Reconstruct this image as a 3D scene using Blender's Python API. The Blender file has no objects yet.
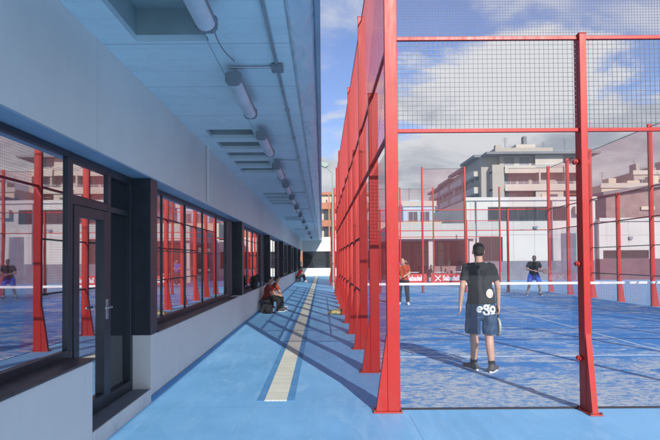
import bpy, bmesh, math, random
from mathutils import Vector, Matrix, Quaternion
from mathutils.bvhtree import BVHTree
random.seed(7)
R = math.radians
S = bpy.context.scene
COL = S.collection

# ------------------------------------------------------------------ camera
cam_d = bpy.data.cameras.new('camera'); cam = bpy.data.objects.new('camera', cam_d); COL.objects.link(cam)
S.camera = cam
cam_d.sensor_width = 36.0
cam_d.lens = 36.0 * 532 / 660
cam_d.clip_end = 3000; cam_d.clip_start = 0.05
PITCH = 1.3
cam.location = (0, 0, 1.62)
cam.rotation_euler = (Matrix.Rotation(R(90 + PITCH), 4, 'X') @ Matrix.Rotation(R(-0.4), 4, 'Z')).to_euler()
cam_d.shift_x = 0.0121
cam_d.shift_y = (40 - 532 * math.tan(R(PITCH))) / 660

# ------------------------------------------------------------------ world, sun, exposure
SUN_DIR = Vector((0.316 * math.cos(R(30)), -0.949 * math.cos(R(30)), math.sin(R(30)))).normalized()
w = bpy.data.worlds.new('World'); S.world = w; w.use_nodes = True
nt = w.node_tree; nt.nodes.clear()
N = nt.nodes.new; L = nt.links.new
wo = N('ShaderNodeOutputWorld'); bg = N('ShaderNodeBackground'); sky = N('ShaderNodeTexSky')
sky.sky_type = 'NISHITA'; sky.sun_disc = False
sky.sun_elevation = R(30); sky.sun_rotation = math.atan2(SUN_DIR.x, SUN_DIR.y)
sky.air_density = 1.0; sky.dust_density = 0.6; sky.ozone_density = 2.0
bg.inputs['Strength'].default_value = 0.15
tc = N('ShaderNodeTexCoord'); sep = N('ShaderNodeSeparateXYZ'); L(tc.outputs['Generated'], sep.inputs[0])
def wm(op, a, b=None, c=None):
    n = N('ShaderNodeMath'); n.operation = op
    for i, v in enumerate((a, b, c)):
        if v is None: continue
        if isinstance(v, (int, float)): n.inputs[i].default_value = v
        else: L(v, n.inputs[i])
    return n.outputs[0]
zz = wm('ADD', wm('MAXIMUM', sep.outputs[2], 0.0), 0.22)
cx_ = wm('DIVIDE', sep.outputs[0], zz); cy_ = wm('DIVIDE', sep.outputs[1], zz)
cmb = N('ShaderNodeCombineXYZ'); L(cx_, cmb.inputs[0]); L(cy_, cmb.inputs[1]); cmb.inputs[2].default_value = 3.7
def wnoise(scale, det, rough, off):
    mp = N('ShaderNodeMapping'); mp.inputs['Location'].default_value = off; L(cmb.outputs[0], mp.inputs[0])
    n = N('ShaderNodeTexNoise'); n.inputs['Scale'].default_value = scale; n.inputs['Detail'].default_value = det
    n.inputs['Roughness'].default_value = rough; n.inputs['Distortion'].default_value = 0.25; L(mp.outputs[0], n.inputs[0]); return n.outputs[0]
def wramp(v, a, b):
    n = N('ShaderNodeMapRange'); n.interpolation_type = 'SMOOTHSTEP'; L(v, n.inputs[0])
    n.inputs[1].default_value = a; n.inputs[2].default_value = b; return n.outputs[0]
big = wnoise(1.25, 10, 0.58, (1.3, 0.4, 0))
# cloud bank whose top rises towards +X, torn by noise; separate wisps above it
line = wm('ADD', 0.222, wm('MULTIPLY', wm('MINIMUM', wm('MAXIMUM', sep.outputs[0], -0.6), 0.6), 0.24))
below = wm('SUBTRACT', line, sep.outputs[2])
cover = wm('ADD', wm('MULTIPLY', wm('SUBTRACT', big, 0.5), 1.15), wm('MULTIPLY', wm('MINIMUM', below, 0.12), 1.7))
cmask = wramp(cover, -0.035, 0.055)
thin = wm('MULTIPLY', wramp(wnoise(1.9, 9, 0.6, (5.4, 2, 1)), 0.46, 0.66), 0.70)
mask = wm('MAXIMUM', cmask, thin)
shade = wramp(wm('ADD', wm('ADD', wm('MULTIPLY', wnoise(2.6, 8, 0.62, (2.1, 7.7, 0)), 1.6), wm('MULTIPLY', below, -1.3)), wm('MULTIPLY', sep.outputs[2], 0.4)), 0.48, 0.98)
high = wramp(sep.outputs[2], 0.42, 0.75)  # clouds overhead, out of view, are brightened to add ambient light
cb0 = N('ShaderNodeMix'); cb0.data_type = 'RGBA'; L(high, cb0.inputs[0])
cb0.inputs[6].default_value = (3.8, 3.85, 3.95, 1); cb0.inputs[7].default_value = (7.0, 7.2, 7.4, 1)
ccol = N('ShaderNodeMix'); ccol.data_type = 'RGBA'; L(shade, ccol.inputs[0])
ccol.inputs[6].default_value = (1.8, 2.0, 2.3, 1); L(cb0.outputs[2], ccol.inputs[7])
skyc = N('ShaderNodeMix'); skyc.data_type = 'RGBA'; skyc.blend_type = 'MULTIPLY'; skyc.inputs[0].default_value = 1
L(sky.outputs[0], skyc.inputs[6]); skyc.inputs[7].default_value = (0.66, 0.68, 0.86, 1)
mixc = N('ShaderNodeMix'); mixc.data_type = 'RGBA'
L(mask, mixc.inputs[0]); L(skyc.outputs[2], mixc.inputs[6]); L(ccol.outputs[2], mixc.inputs[7])
L(mixc.outputs[2], bg.inputs['Color']); L(bg.outputs[0], wo.inputs['Surface'])

sun_d = bpy.data.lights.new('sun', 'SUN'); sun = bpy.data.objects.new('sun', sun_d); COL.objects.link(sun)
sun_d.energy = 4.2; sun_d.angle = R(0.5); sun_d.color = (1.0, 0.95, 0.87)
sun.rotation_euler = SUN_DIR.to_track_quat('Z', 'Y').to_euler(); sun.location = (5, -10, 20)
S.view_settings.view_transform = 'Standard'; S.view_settings.look = 'None'
S.view_settings.exposure = 0.42; S.view_settings.gamma = 1.0; S.view_settings.use_curve_mapping = False
S.render.engine = 'CYCLES'
S.cycles.transparent_max_bounces = 40; S.cycles.max_bounces = 10
S.render.resolution_x = 1024; S.render.resolution_y = 683

# ------------------------------------------------------------------ materials
def mat(name, col, rough=0.6, metal=0.0, var=0.12, vscale=3.0, bump=0.0, bscale=60, spec=0.5, coat=0.0):
    m = bpy.data.materials.new(name); m.use_nodes = True
    t = m.node_tree; b = t.nodes['Principled BSDF']
    b.inputs['Roughness'].default_value = rough; b.inputs['Metallic'].default_value = metal
    b.inputs['Specular IOR Level'].default_value = spec; b.inputs['Coat Weight'].default_value = coat
    c = t.nodes.new('ShaderNodeTexCoord')
    n = t.nodes.new('ShaderNodeTexNoise'); n.inputs['Scale'].default_value = vscale; n.inputs['Detail'].default_value = 6
    t.links.new(c.outputs['Object'], n.inputs[0])
    mx = t.nodes.new('ShaderNodeMix'); mx.data_type = 'RGBA'
    mx.inputs[6].default_value = tuple(max(0, v * (1 - var)) for v in col) + (1,)
    mx.inputs[7].default_value = tuple(min(1, v * (1 + var)) for v in col) + (1,)
    rm = t.nodes.new('ShaderNodeMapRange'); rm.inputs[1].default_value = 0.3; rm.inputs[2].default_value = 0.7
    t.links.new(n.outputs[0], rm.inputs[0]); t.links.new(rm.outputs[0], mx.inputs[0])
    t.links.new(mx.outputs[2], b.inputs['Base Color'])
    if bump:
        n2 = t.nodes.new('ShaderNodeTexNoise'); n2.inputs['Scale'].default_value = bscale; n2.inputs['Detail'].default_value = 4
        t.links.new(c.outputs['Object'], n2.inputs[0])
        bp = t.nodes.new('ShaderNodeBump'); bp.inputs['Strength'].default_value = bump; bp.inputs['Distance'].default_value = 0.01
        t.links.new(n2.outputs[0], bp.inputs['Height']); t.links.new(bp.outputs[0], b.inputs['Normal'])
    return m
class G:  # small node-graph helper for richer materials
    def __init__(s, name):
        s.m = bpy.data.materials.new(name); s.m.use_nodes = True; s.t = s.m.node_tree
        s.b = s.t.nodes['Principled BSDF']; s.c = s.t.nodes.new('ShaderNodeTexCoord').outputs['Object']
        x = s.t.nodes.new('ShaderNodeSeparateXYZ'); s.l(s.c, x.inputs[0]); s.x, s.y, s.z = x.outputs
    def l(s, a, b): s.t.links.new(a, b)
    def n(s, k): return s.t.nodes.new(k)
    def math(s, op, a, b=0.0, c=0.0):
        n = s.n('ShaderNodeMath'); n.operation = op
        for i, v in enumerate((a, b, c)):
            if isinstance(v, (int, float)): n.inputs[i].default_value = v
            else: s.l(v, n.inputs[i])
        return n.outputs[0]
    def noise(s, scale, det=6, rough=0.5, stretch=(1, 1, 1), dist=0.0, loc=(0, 0, 0)):
        mp = s.n('ShaderNodeMapping'); mp.inputs['Scale'].default_value = stretch; mp.inputs['Location'].default_value = loc
        s.l(s.c, mp.inputs[0])
        n = s.n('ShaderNodeTexNoise'); n.inputs['Scale'].default_value = scale; n.inputs['Detail'].default_value = det
        n.inputs['Roughness'].default_value = rough; n.inputs['Distortion'].default_value = dist
        s.l(mp.outputs[0], n.inputs[0]); return n.outputs[0]
    def rng(s, v, a, b, c=0.0, d=1.0):
        n = s.n('ShaderNodeMapRange'); s.l(v, n.inputs[0])
        for i, q in enumerate((a, b, c, d)): n.inputs[i + 1].default_value = q
        return n.outputs[0]
    def mix(s, f, a, b, mode='MIX'):
        n = s.n('ShaderNodeMix'); n.data_type = 'RGBA'; n.blend_type = mode
        for i, v in ((0, f), (6, a), (7, b)):
            if isinstance(v, (int, float)): n.inputs[i].default_value = v
            elif isinstance(v, tuple): n.inputs[i].default_value = v + (1,)
            else: s.l(v, n.inputs[i])
        return n.outputs[2]
    def bump(s, h, st, dist=0.01):
        n = s.n('ShaderNodeBump'); n.inputs['Strength'].default_value = st; n.inputs['Distance'].default_value = dist
        s.l(h, n.inputs['Height']); s.l(n.outputs[0], s.b.inputs['Normal'])
    def set(s, col=None, rough=None):
        if col is not None: s.l(col, s.b.inputs['Base Color'])
        if rough is not None:
            if isinstance(rough, float): s.b.inputs['Roughness'].default_value = rough
            else: s.l(rough, s.b.inputs['Roughness'])

# painted light-blue concrete walkway
g = G('blue_painted_concrete')
a = g.noise(0.9, 8, 0.6); b_ = g.noise(9, 6, 0.6, (1, 0.25, 1)); d_ = g.noise(55, 3)
base = g.mix(g.rng(a, .3, .7), (0.12, 0.335, 0.58), (0.17, 0.41, 0.67))
base = g.mix(g.math('MULTIPLY', g.rng(b_, .52, .75), 0.35), base, (0.27, 0.50, 0.74))
st = g.noise(2.3, 9, 0.7, loc=(3, 1, 0))
base = g.mix(g.math('MULTIPLY', g.rng(st, .60, .72), 0.3), base, (0.08, 0.2, 0.42))
sc = g.noise(3.5, 10, .8, (1, .22, 1), 1.2, (7, 7, 0)); base = g.mix(g.math('MULTIPLY', g.rng(sc, .53, .62), .30), base, (0.36, 0.56, 0.74))
pat = g.noise(.45, 7, .7, (1, 1, 1), .8, (1, 5, 0)); base = g.mix(g.math('MULTIPLY', g.rng(pat, .46, .56), .25), base, (0.22, 0.46, 0.72))
dk = g.noise(14, 6, .8, (1, 1, 1), 0, (3, 9, 0)); base = g.mix(g.math('MULTIPLY', g.rng(dk, .60, .70), .45), base, (0.09, 0.19, 0.32))
vo = g.n('ShaderNodeTexVoronoi'); vo.feature = 'DISTANCE_TO_EDGE'; vo.inputs['Scale'].default_value = .38
wv = g.n('ShaderNodeVectorMath'); wv.operation = 'ADD'; g.l(g.c, wv.inputs[0]); nz_ = g.n('ShaderNodeTexNoise'); nz_.inputs['Scale'].default_value = 2.5; nz_.inputs['Detail'].default_value = 6; g.l(g.c, nz_.inputs[0]); g.l(nz_.outputs['Color'], wv.inputs[1]); g.l(wv.outputs[0], vo.inputs['Vector'])
crack = g.math('MULTIPLY', g.math('LESS_THAN', vo.outputs['Distance'], 0.0022), g.math('GREATER_THAN', g.noise(.7, 3, .5, (1, 1, 1), 0, (8, 8, 0)), .50))
tr_ = g.noise(.9, 6, .6, (4, .12, 1), .3, (2, 2, 0)); base = g.mix(g.math('MULTIPLY', g.rng(tr_, .54, .68), .25), base, (0.10, 0.25, 0.42))
spk = g.noise(140, 2); base = g.mix(g.math('MULTIPLY', g.rng(spk, .66, .74), 0.5), base, (0.5, 0.62, 0.75))
jl = g.math('MULTIPLY', g.math('LESS_THAN', g.math('ABSOLUTE', g.math('SUBTRACT', g.x, 0.9)), 0.006), g.math('LESS_THAN', g.y, 5.6))
jl2 = g.math('LESS_THAN', g.math('ABSOLUTE', g.math('SUBTRACT', g.math('MODULO', g.math('ADD', g.y, 3.1), 6.0), 3.0)), 0.005)
base = g.mix(g.math('MULTIPLY', g.math('MAXIMUM', jl, jl2), 0.45), base, (0.04, 0.14, 0.35))
g.set(base, g.rng(a, .3, .7, .42, .62)); g.bump(d_, 0.15, 0.004); M_floor = g.m
# darker blue border band
g = G('dark_blue_band'); a = g.noise(3, 8, .6)
g.set(g.mix(g.rng(a, .3, .7), (0.06, 0.21, 0.42), (0.09, 0.27, 0.50)), 0.6); M_band = g.m
# tactile slabs, pale yellow, studded
g = G('tactile_yellow')
a = g.noise(2, 8, .65)
fx = g.math('SINE', g.math('MULTIPLY', g.x, 2 * math.pi / 0.05)); fy = g.math('SINE', g.math('MULTIPLY', g.y, 2 * math.pi / 0.05))
stud = g.rng(g.math('MULTIPLY', fx, fy), 0.1, 0.6)
base = g.mix(g.rng(a, .3, .7), (0.60, 0.61, 0.50), (0.74, 0.74, 0.62))
slab = g.math('LESS_THAN', g.math('MODULO', g.y, 0.25), 0.012)
base = g.mix(g.math('MULTIPLY', slab, .6), base, (0.2, 0.22, 0.2))
base = g.mix(g.math('MULTIPLY', stud, .25), (0.40, 0.41, 0.34), base) if False else g.mix(g.math('MULTIPLY', g.math('SUBTRACT', 1.0, stud), .28), base, (0.30, 0.33, 0.30))
g.set(base, 0.75); g.bump(stud, 0.8, 0.005); M_tact = g.m
# blue artificial turf with silica sand
g = G('blue_turf')
fine = g.noise(160, 3, .6); med = g.noise(3.4, 10, .76, (0.6, 1.1, 1), 0.5); lo = g.noise(0.55, 5, .6, (0.6, 1, 1), 0.4, (4, 2, 0))
base = g.mix(g.rng(fine, .3, .7), (0.016, 0.135, 0.40), (0.045, 0.235, 0.58))
nearb = g.rng(g.y, 5.8, 10.5, 0.072, -0.018)   # sand gathers against the end glass
sv = g.math('ADD', g.math('ADD', g.math('MULTIPLY', med, .72), g.math('MULTIPLY', lo, .34)), nearb)
sand = g.rng(sv, .505, .585)
blot = g.noise(12, 9, .78, (.75, 1.3, 1), .5); sand2 = g.math('MULTIPLY', sand, g.rng(blot, .42, .55, .10, 1.0))
base = g.mix(g.math('MULTIPLY', sand2, .72), base, (0.68, 0.67, 0.55))
veil = g.noise(1.3, 8, .65, (1, .5, 1), 0, (9, 9, 0))
base = g.mix(g.math('MULTIPLY', g.rng(veil, .42, .68), .30), base, (0.13, 0.34, 0.62))
g.set(base, 0.9); g.bump(fine, 0.5, 0.01); g.b.inputs['Specular IOR Level'].default_value = .2; M_turf = g.m
M_line = mat('white_turf_line', (0.42, 0.54, 0.66), .85, var=.25, vscale=25)
# red powder-coated steel with slight fading and grime
def redmat(name, c1, c2, rough=.38):
    g = G(name); a = g.noise(1.5, 7, .6); s_ = g.noise(22, 6, .7, (1, 1, .15))
    base = g.mix(g.rng(a, .3, .7), c1, c2)
    base = g.mix(g.math('MULTIPLY', g.rng(s_, .58, .74), .4), base, (0.26, 0.06, 0.045))
    ch = g.noise(34, 8, .8, (1, 1, .6)); base = g.mix(g.math('MULTIPLY', g.rng(ch, .685, .70), .8), base, (0.20, 0.12, 0.09))
    fd = g.noise(2.3, 7, .7, (1, 1, .4), 0, (4, 4, 4)); base = g.mix(g.math('MULTIPLY', g.rng(fd, .52, .70), .30), base, (0.52, 0.04, 0.028))
    gr = g.math('MULTIPLY', g.rng(g.z, 0.0, .5, 1.0, 0.0), g.rng(g.noise(12, 8, .8), .42, .62)); base = g.mix(g.math('MULTIPLY', gr, .35), base, (0.22, 0.09, 0.08))
    g.set(base, g.rng(s_, .3, .7, rough - .06, rough + .14)); g.bump(g.noise(40, 4), .06, .003); return g.m
M_red = redmat('red_steel', (0.40, 0.011, 0.007), (0.48, 0.017, 0.010))
M_redwire = redmat('red_wire', (0.50, 0.03, 0.025), (0.60, 0.045, 0.035), .5)
M_greywire = mat('grey_wire', (0.10, 0.10, 0.13), .5, .4)
M_finewire = mat('fine_pink_wire', (0.32, 0.20, 0.25), .5, .1)
M_netgrey = mat('net_grey', (0.16, 0.14, 0.20), .6)
M_darkrail = mat('dark_rail', (0.035, 0.03, 0.035), .5, .3)
M_bolt = mat('bolt_steel', (0.22, 0.12, 0.10), .4, .7, vscale=30)
M_netblack = mat('net_cord', (0.06, 0.08, 0.12), .8)
M_white = mat('white_tape', (0.78, 0.79, 0.80), .7)
# building
g = G('wall_render'); a = g.noise(0.8, 8, .65); s_ = g.noise(6, 8, .7, (1, 1, .12))
base = g.mix(g.rng(a, .3, .7), (0.74, 0.715, 0.67), (0.82, 0.795, 0.75))
base = g.mix(g.math('MULTIPLY', g.rng(s_, .55, .8), .10), base, (0.5, 0.5, 0.5))
drip = g.noise(9, 7, .75, (1, 1, .06), 0, (2, 3, 1)); base = g.mix(g.math('MULTIPLY', g.rng(drip, .54, .72), .08), base, (0.42, 0.40, 0.37))
foot = g.math('MULTIPLY', g.rng(g.z, 0.0, .22, 1.0, 0.0), g.rng(g.noise(5, 8, .7), .35, .65)); base = g.mix(g.math('MULTIPLY', foot, .5), base, (0.30, 0.33, 0.38))
jy = g.math('LESS_THAN', g.math('MODULO', g.math('ADD', g.y, 20.0), 3.525), 0.008); base = g.mix(g.math('MULTIPLY', jy, .35), base, (0.3, 0.3, 0.3))
g.set(base, .7); g.bump(g.noise(70, 6, .7), .30, .006); M_wall = g.m
g = G('soffit_panels'); a = g.noise(1.2, 8, .65)
base = g.mix(g.rng(a, .3, .7), (0.64, 0.81, 0.86), (0.72, 0.86, 0.90))
j1 = g.math('LESS_THAN', g.math('MODULO', g.math('ADD', g.y, 20.4), 1.2), 0.014)
j3 = g.math('LESS_THAN', g.math('MODULO', g.math('ADD', g.y, 20.0), 0.3), 0.008)
j2 = g.math('LESS_THAN', g.math('ABSOLUTE', g.math('ADD', g.x, 1.02)), 0.006)
ln = g.math('MAXIMUM', g.math('MAXIMUM', j1, j2), g.math('MULTIPLY', j3, .35))
base = g.mix(g.math('MULTIPLY', ln, .55), base, (0.18, 0.2, 0.23))
st = g.noise(4, 9, .75, (1, .4, 1), loc=(5, 5, 5)); base = g.mix(g.math('MULTIPLY', g.rng(st, .58, .8), .3), base, (0.35, 0.38, 0.4))
st2 = g.noise(1.6, 9, .75, (1, 1, 1), .6, (1, 8, 5)); base = g.mix(g.math('MULTIPLY', g.rng(st2, .52, .66), .25), base, (0.42, 0.50, 0.55))
st3 = g.noise(7, 8, .75, (.25, 1, 1), 0, (3, 8, 5)); base = g.mix(g.math('MULTIPLY', g.rng(st3, .55, .7), .2), base, (0.80, 0.85, 0.88))
g.set(base, .5); g.bump(g.math('SUBTRACT', 1.0, ln), .3, .006); M_soffit = g.m
g = G('crinkled_metal_flashing'); a = g.noise(3.2, 5, .6, (1.6, .6, 1), .8)
g.set(g.mix(g.rng(a, .3, .7), (0.58, 0.74, 0.84), (0.80, 0.88, 0.92)), .28); g.b.inputs['Metallic'].default_value = .25
g.bump(a, .45, .07); M_flash = g.m
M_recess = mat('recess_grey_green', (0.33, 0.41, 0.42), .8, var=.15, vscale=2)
M_fascia = mat('fascia_blue_grey', (0.30, 0.42, 0.54), .4, .3, vscale=2)
M_band2 = mat('lintel_floor_bounce', (0.30, 0.42, 0.56), .5, .1, vscale=1.5)  # blue light bounced off the floor is put into this colour
M_frame = mat('anthracite_frame', (0.028, 0.036, 0.048), .38, .2, .2, 6, .05)
M_frameb = mat('worn_brown_sill', (0.07, 0.06, 0.062), .45, .2, .3, 9)
M_step = mat('grey_threshold', (0.16, 0.17, 0.19), .7, bump=.2)
M_lampbody = mat('lamp_grey_plastic', (0.20, 0.23, 0.26), .5)
M_tube = mat('lamp_diffuser', (0.60, 0.64, 0.68), .42)
M_metal = mat('galvanised', (0.42, 0.45, 0.48), .35, .8)
def glassmat(name, tint, refl_lo, refl_hi, glare, glarecol):
    m = bpy.data.materials.new(name); m.use_nodes = True; t = m.node_tree; t.nodes.clear()
    o = t.nodes.new('ShaderNodeOutputMaterial'); tr = t.nodes.new('ShaderNodeBsdfTransparent'); tr.inputs[0].default_value = tint + (1,)
    gl = t.nodes.new('ShaderNodeBsdfGlossy'); gl.inputs['Roughness'].default_value = 0.015
    df = t.nodes.new('ShaderNodeBsdfDiffuse'); df.inputs[0].default_value = glarecol + (1,)  # pale diffuse veil stands in for bright reflections on the glass
    lw = t.nodes.new('ShaderNodeLayerWeight'); lw.inputs[0].default_value = .35
    mr = t.nodes.new('ShaderNodeMapRange'); mr.inputs[3].default_value = refl_lo; mr.inputs[4].default_value = refl_hi
    t.links.new(lw.outputs['Fresnel'], mr.inputs[0])
    c = t.nodes.new('ShaderNodeTexCoord'); n = t.nodes.new('ShaderNodeTexNoise'); n.inputs['Scale'].default_value = 1.4; n.inputs['Detail'].default_value = 8
    t.links.new(c.outputs['Object'], n.inputs[0])
    dr = t.nodes.new('ShaderNodeMapRange'); dr.inputs[1].default_value = .35; dr.inputs[2].default_value = .75
    dr.inputs[3].default_value = glare * .5; dr.inputs[4].default_value = glare * 1.6; t.links.new(n.outputs[0], dr.inputs[0])
    m1 = t.nodes.new('ShaderNodeMixShader'); m2 = t.nodes.new('ShaderNodeMixShader')
    t.links.new(dr.outputs[0], m1.inputs[0]); t.links.new(tr.outputs[0], m1.inputs[1]); t.links.new(df.outputs[0], m1.inputs[2])
    t.links.new(mr.outputs[0], m2.inputs[0]); t.links.new(m1.outputs[0], m2.inputs[1]); t.links.new(gl.outputs[0], m2.inputs[2])
    t.links.new(m2.outputs[0], o.inputs[0]); return m
M_glass = glassmat('court_glass', (0.975, 0.975, 0.98), 0.0, 0.18, 0.003, (0.75, 0.72, 0.74))
M_glassp = glassmat('court_glass_pink', (0.94, 0.90, 0.93), 0.0, 0.25, 0.007, (0.7, 0.55, 0.62))
def winmat(name, dark, f0, f1, tint, rough=0.012):
    m = bpy.data.materials.new(name); m.use_nodes = True; t = m.node_tree; t.nodes.clear()
    o = t.nodes.new('ShaderNodeOutputMaterial'); gl = t.nodes.new('ShaderNodeBsdfGlossy'); gl.inputs['Roughness'].default_value = rough
    gl.inputs[0].default_value = tint + (1,)
    df = t.nodes.new('ShaderNodeBsdfDiffuse'); df.inputs[0].default_value = dark + (1,)
    lw = t.nodes.new('ShaderNodeLayerWeight'); lw.inputs[0].default_value = .4
    mr = t.nodes.new('ShaderNodeMapRange'); mr.inputs[3].default_value = f0; mr.inputs[4].default_value = f1
    t.links.new(lw.outputs['Fresnel'], mr.inputs[0])
    c = t.nodes.new('ShaderNodeTexCoord'); n = t.nodes.new('ShaderNodeTexNoise'); n.inputs['Scale'].default_value = .9
    bp = t.nodes.new('ShaderNodeBump'); bp.inputs['Strength'].default_value = .04; bp.inputs['Distance'].default_value = .02
    t.links.new(c.outputs['Object'], n.inputs[0]); t.links.new(n.outputs[0], bp.inputs['Height']); t.links.new(bp.outputs[0], gl.inputs['Normal'])
    n2 = t.nodes.new('ShaderNodeTexNoise'); n2.inputs['Scale'].default_value = 3.0; n2.inputs['Detail'].default_value = 9; n2.inputs['Roughness'].default_value = .75; t.links.new(c.outputs['Object'], n2.inputs[0])
    r2 = t.nodes.new('ShaderNodeMapRange'); r2.inputs[1].default_value = .45; r2.inputs[2].default_value = .72; r2.inputs[3].default_value = rough; r2.inputs[4].default_value = rough + .018; t.links.new(n2.outputs[0], r2.inputs[0]); t.links.new(r2.outputs[0], gl.inputs['Roughness'])
    mx = t.nodes.new('ShaderNodeMixShader'); t.links.new(mr.outputs[0], mx.inputs[0]); t.links.new(df.outputs[0], mx.inputs[1]); t.links.new(gl.outputs[0], mx.inputs[2])
    t.links.new(mx.outputs[0], o.inputs[0]); return m
M_win = winmat('reflective_window', (0.012, 0.014, 0.022), .68, .95, (0.97, 0.95, 0.97))
M_windark = winmat('dark_window', (0.02, 0.025, 0.03), .10, .6, (0.85, 0.85, 0.85), .03)
M_winfar = winmat('far_window', (0.05, 0.06, 0.075), .12, .5, (0.8, 0.85, 0.9), .1)
M_conc = mat('pale_cladding', (0.50, 0.49, 0.455), .75, var=.06, vscale=.6)
M_apt = mat('apartment_render', (0.36, 0.33, 0.285), .85, var=.08, vscale=.3)
M_apt2 = mat('apartment_parapet', (0.47, 0.43, 0.37), .85, var=.08, vscale=.3)
M_roofd = mat('dark_slate_roof', (0.15, 0.155, 0.165), .7, vscale=.4)
M_beige = mat('beige_render', (0.55, 0.47, 0.36), .85, vscale=.3)
M_orange = mat('terracotta', (0.45, 0.17, 0.09), .85, vscale=.5)
M_purple = mat('maroon_brick', (0.25, 0.17, 0.16), .85, var=.2, vscale=1.2)
M_plinth = mat('grey_plinth', (0.16, 0.16, 0.20), .7, var=.15, vscale=1.5)
M_pplinth = mat('maroon_plinth', (0.12, 0.065, 0.085), .6, var=.2, vscale=1.5)
M_banner = mat('red_banner', (0.50, 0.03, 0.03), .5)
M_black = mat('black_fabric', (0.014, 0.015, 0.018), .85, var=.25, vscale=20, bump=.3, bscale=200)
M_char = mat('charcoal_tee', (0.018, 0.022, 0.027), .85, var=.2, vscale=8, bump=.3, bscale=300)
M_navy = mat('navy_shorts', (0.018, 0.055, 0.125), .7, var=.2, vscale=9, bump=.2, bscale=200)
M_blueshort = mat('royal_blue_shorts', (0.02, 0.10, 0.55), .7)
M_redcloth = mat('red_cloth', (0.62, 0.05, 0.03), .8)
M_orangecloth = mat('orange_cloth', (0.60, 0.10, 0.03), .8)
M_rust = mat('rust_cloth', (0.36, 0.055, 0.02), .85)
M_maroon = mat('maroon_cloth', (0.30, 0.03, 0.03), .85)
M_bluecloth = mat('blue_cloth', (0.03, 0.11, 0.50), .8)
M_skin = mat('skin', (0.50, 0.30, 0.22), .55, var=.1, vscale=10)
M_hair = mat('dark_hair', (0.022, 0.015, 0.012), .7, var=.3, vscale=80, bump=.6, bscale=250)
M_shoe = mat('dark_shoe', (0.06, 0.063, 0.075), .6, var=.3, vscale=30)
M_shoew = mat('white_shoe', (0.7, 0.7, 0.72), .6)
M_eye = mat('eye_dark', (0.02, 0.015, 0.015), .3)
M_print = mat('white_print', (0.74, 0.78, 0.80), .6, var=.05)
M_pinkp = mat('pink_print', (0.72, 0.45, 0.38), .6, var=.15, vscale=60)
M_bagblue = mat('pale_blue_bag', (0.35, 0.50, 0.62), .6)
M_tan = mat('tan_canvas', (0.42, 0.34, 0.16), .85, var=.35, vscale=14, bump=.4)
M_green = mat('lamp_green_grey', (0.30, 0.36, 0.30), .5)

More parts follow.
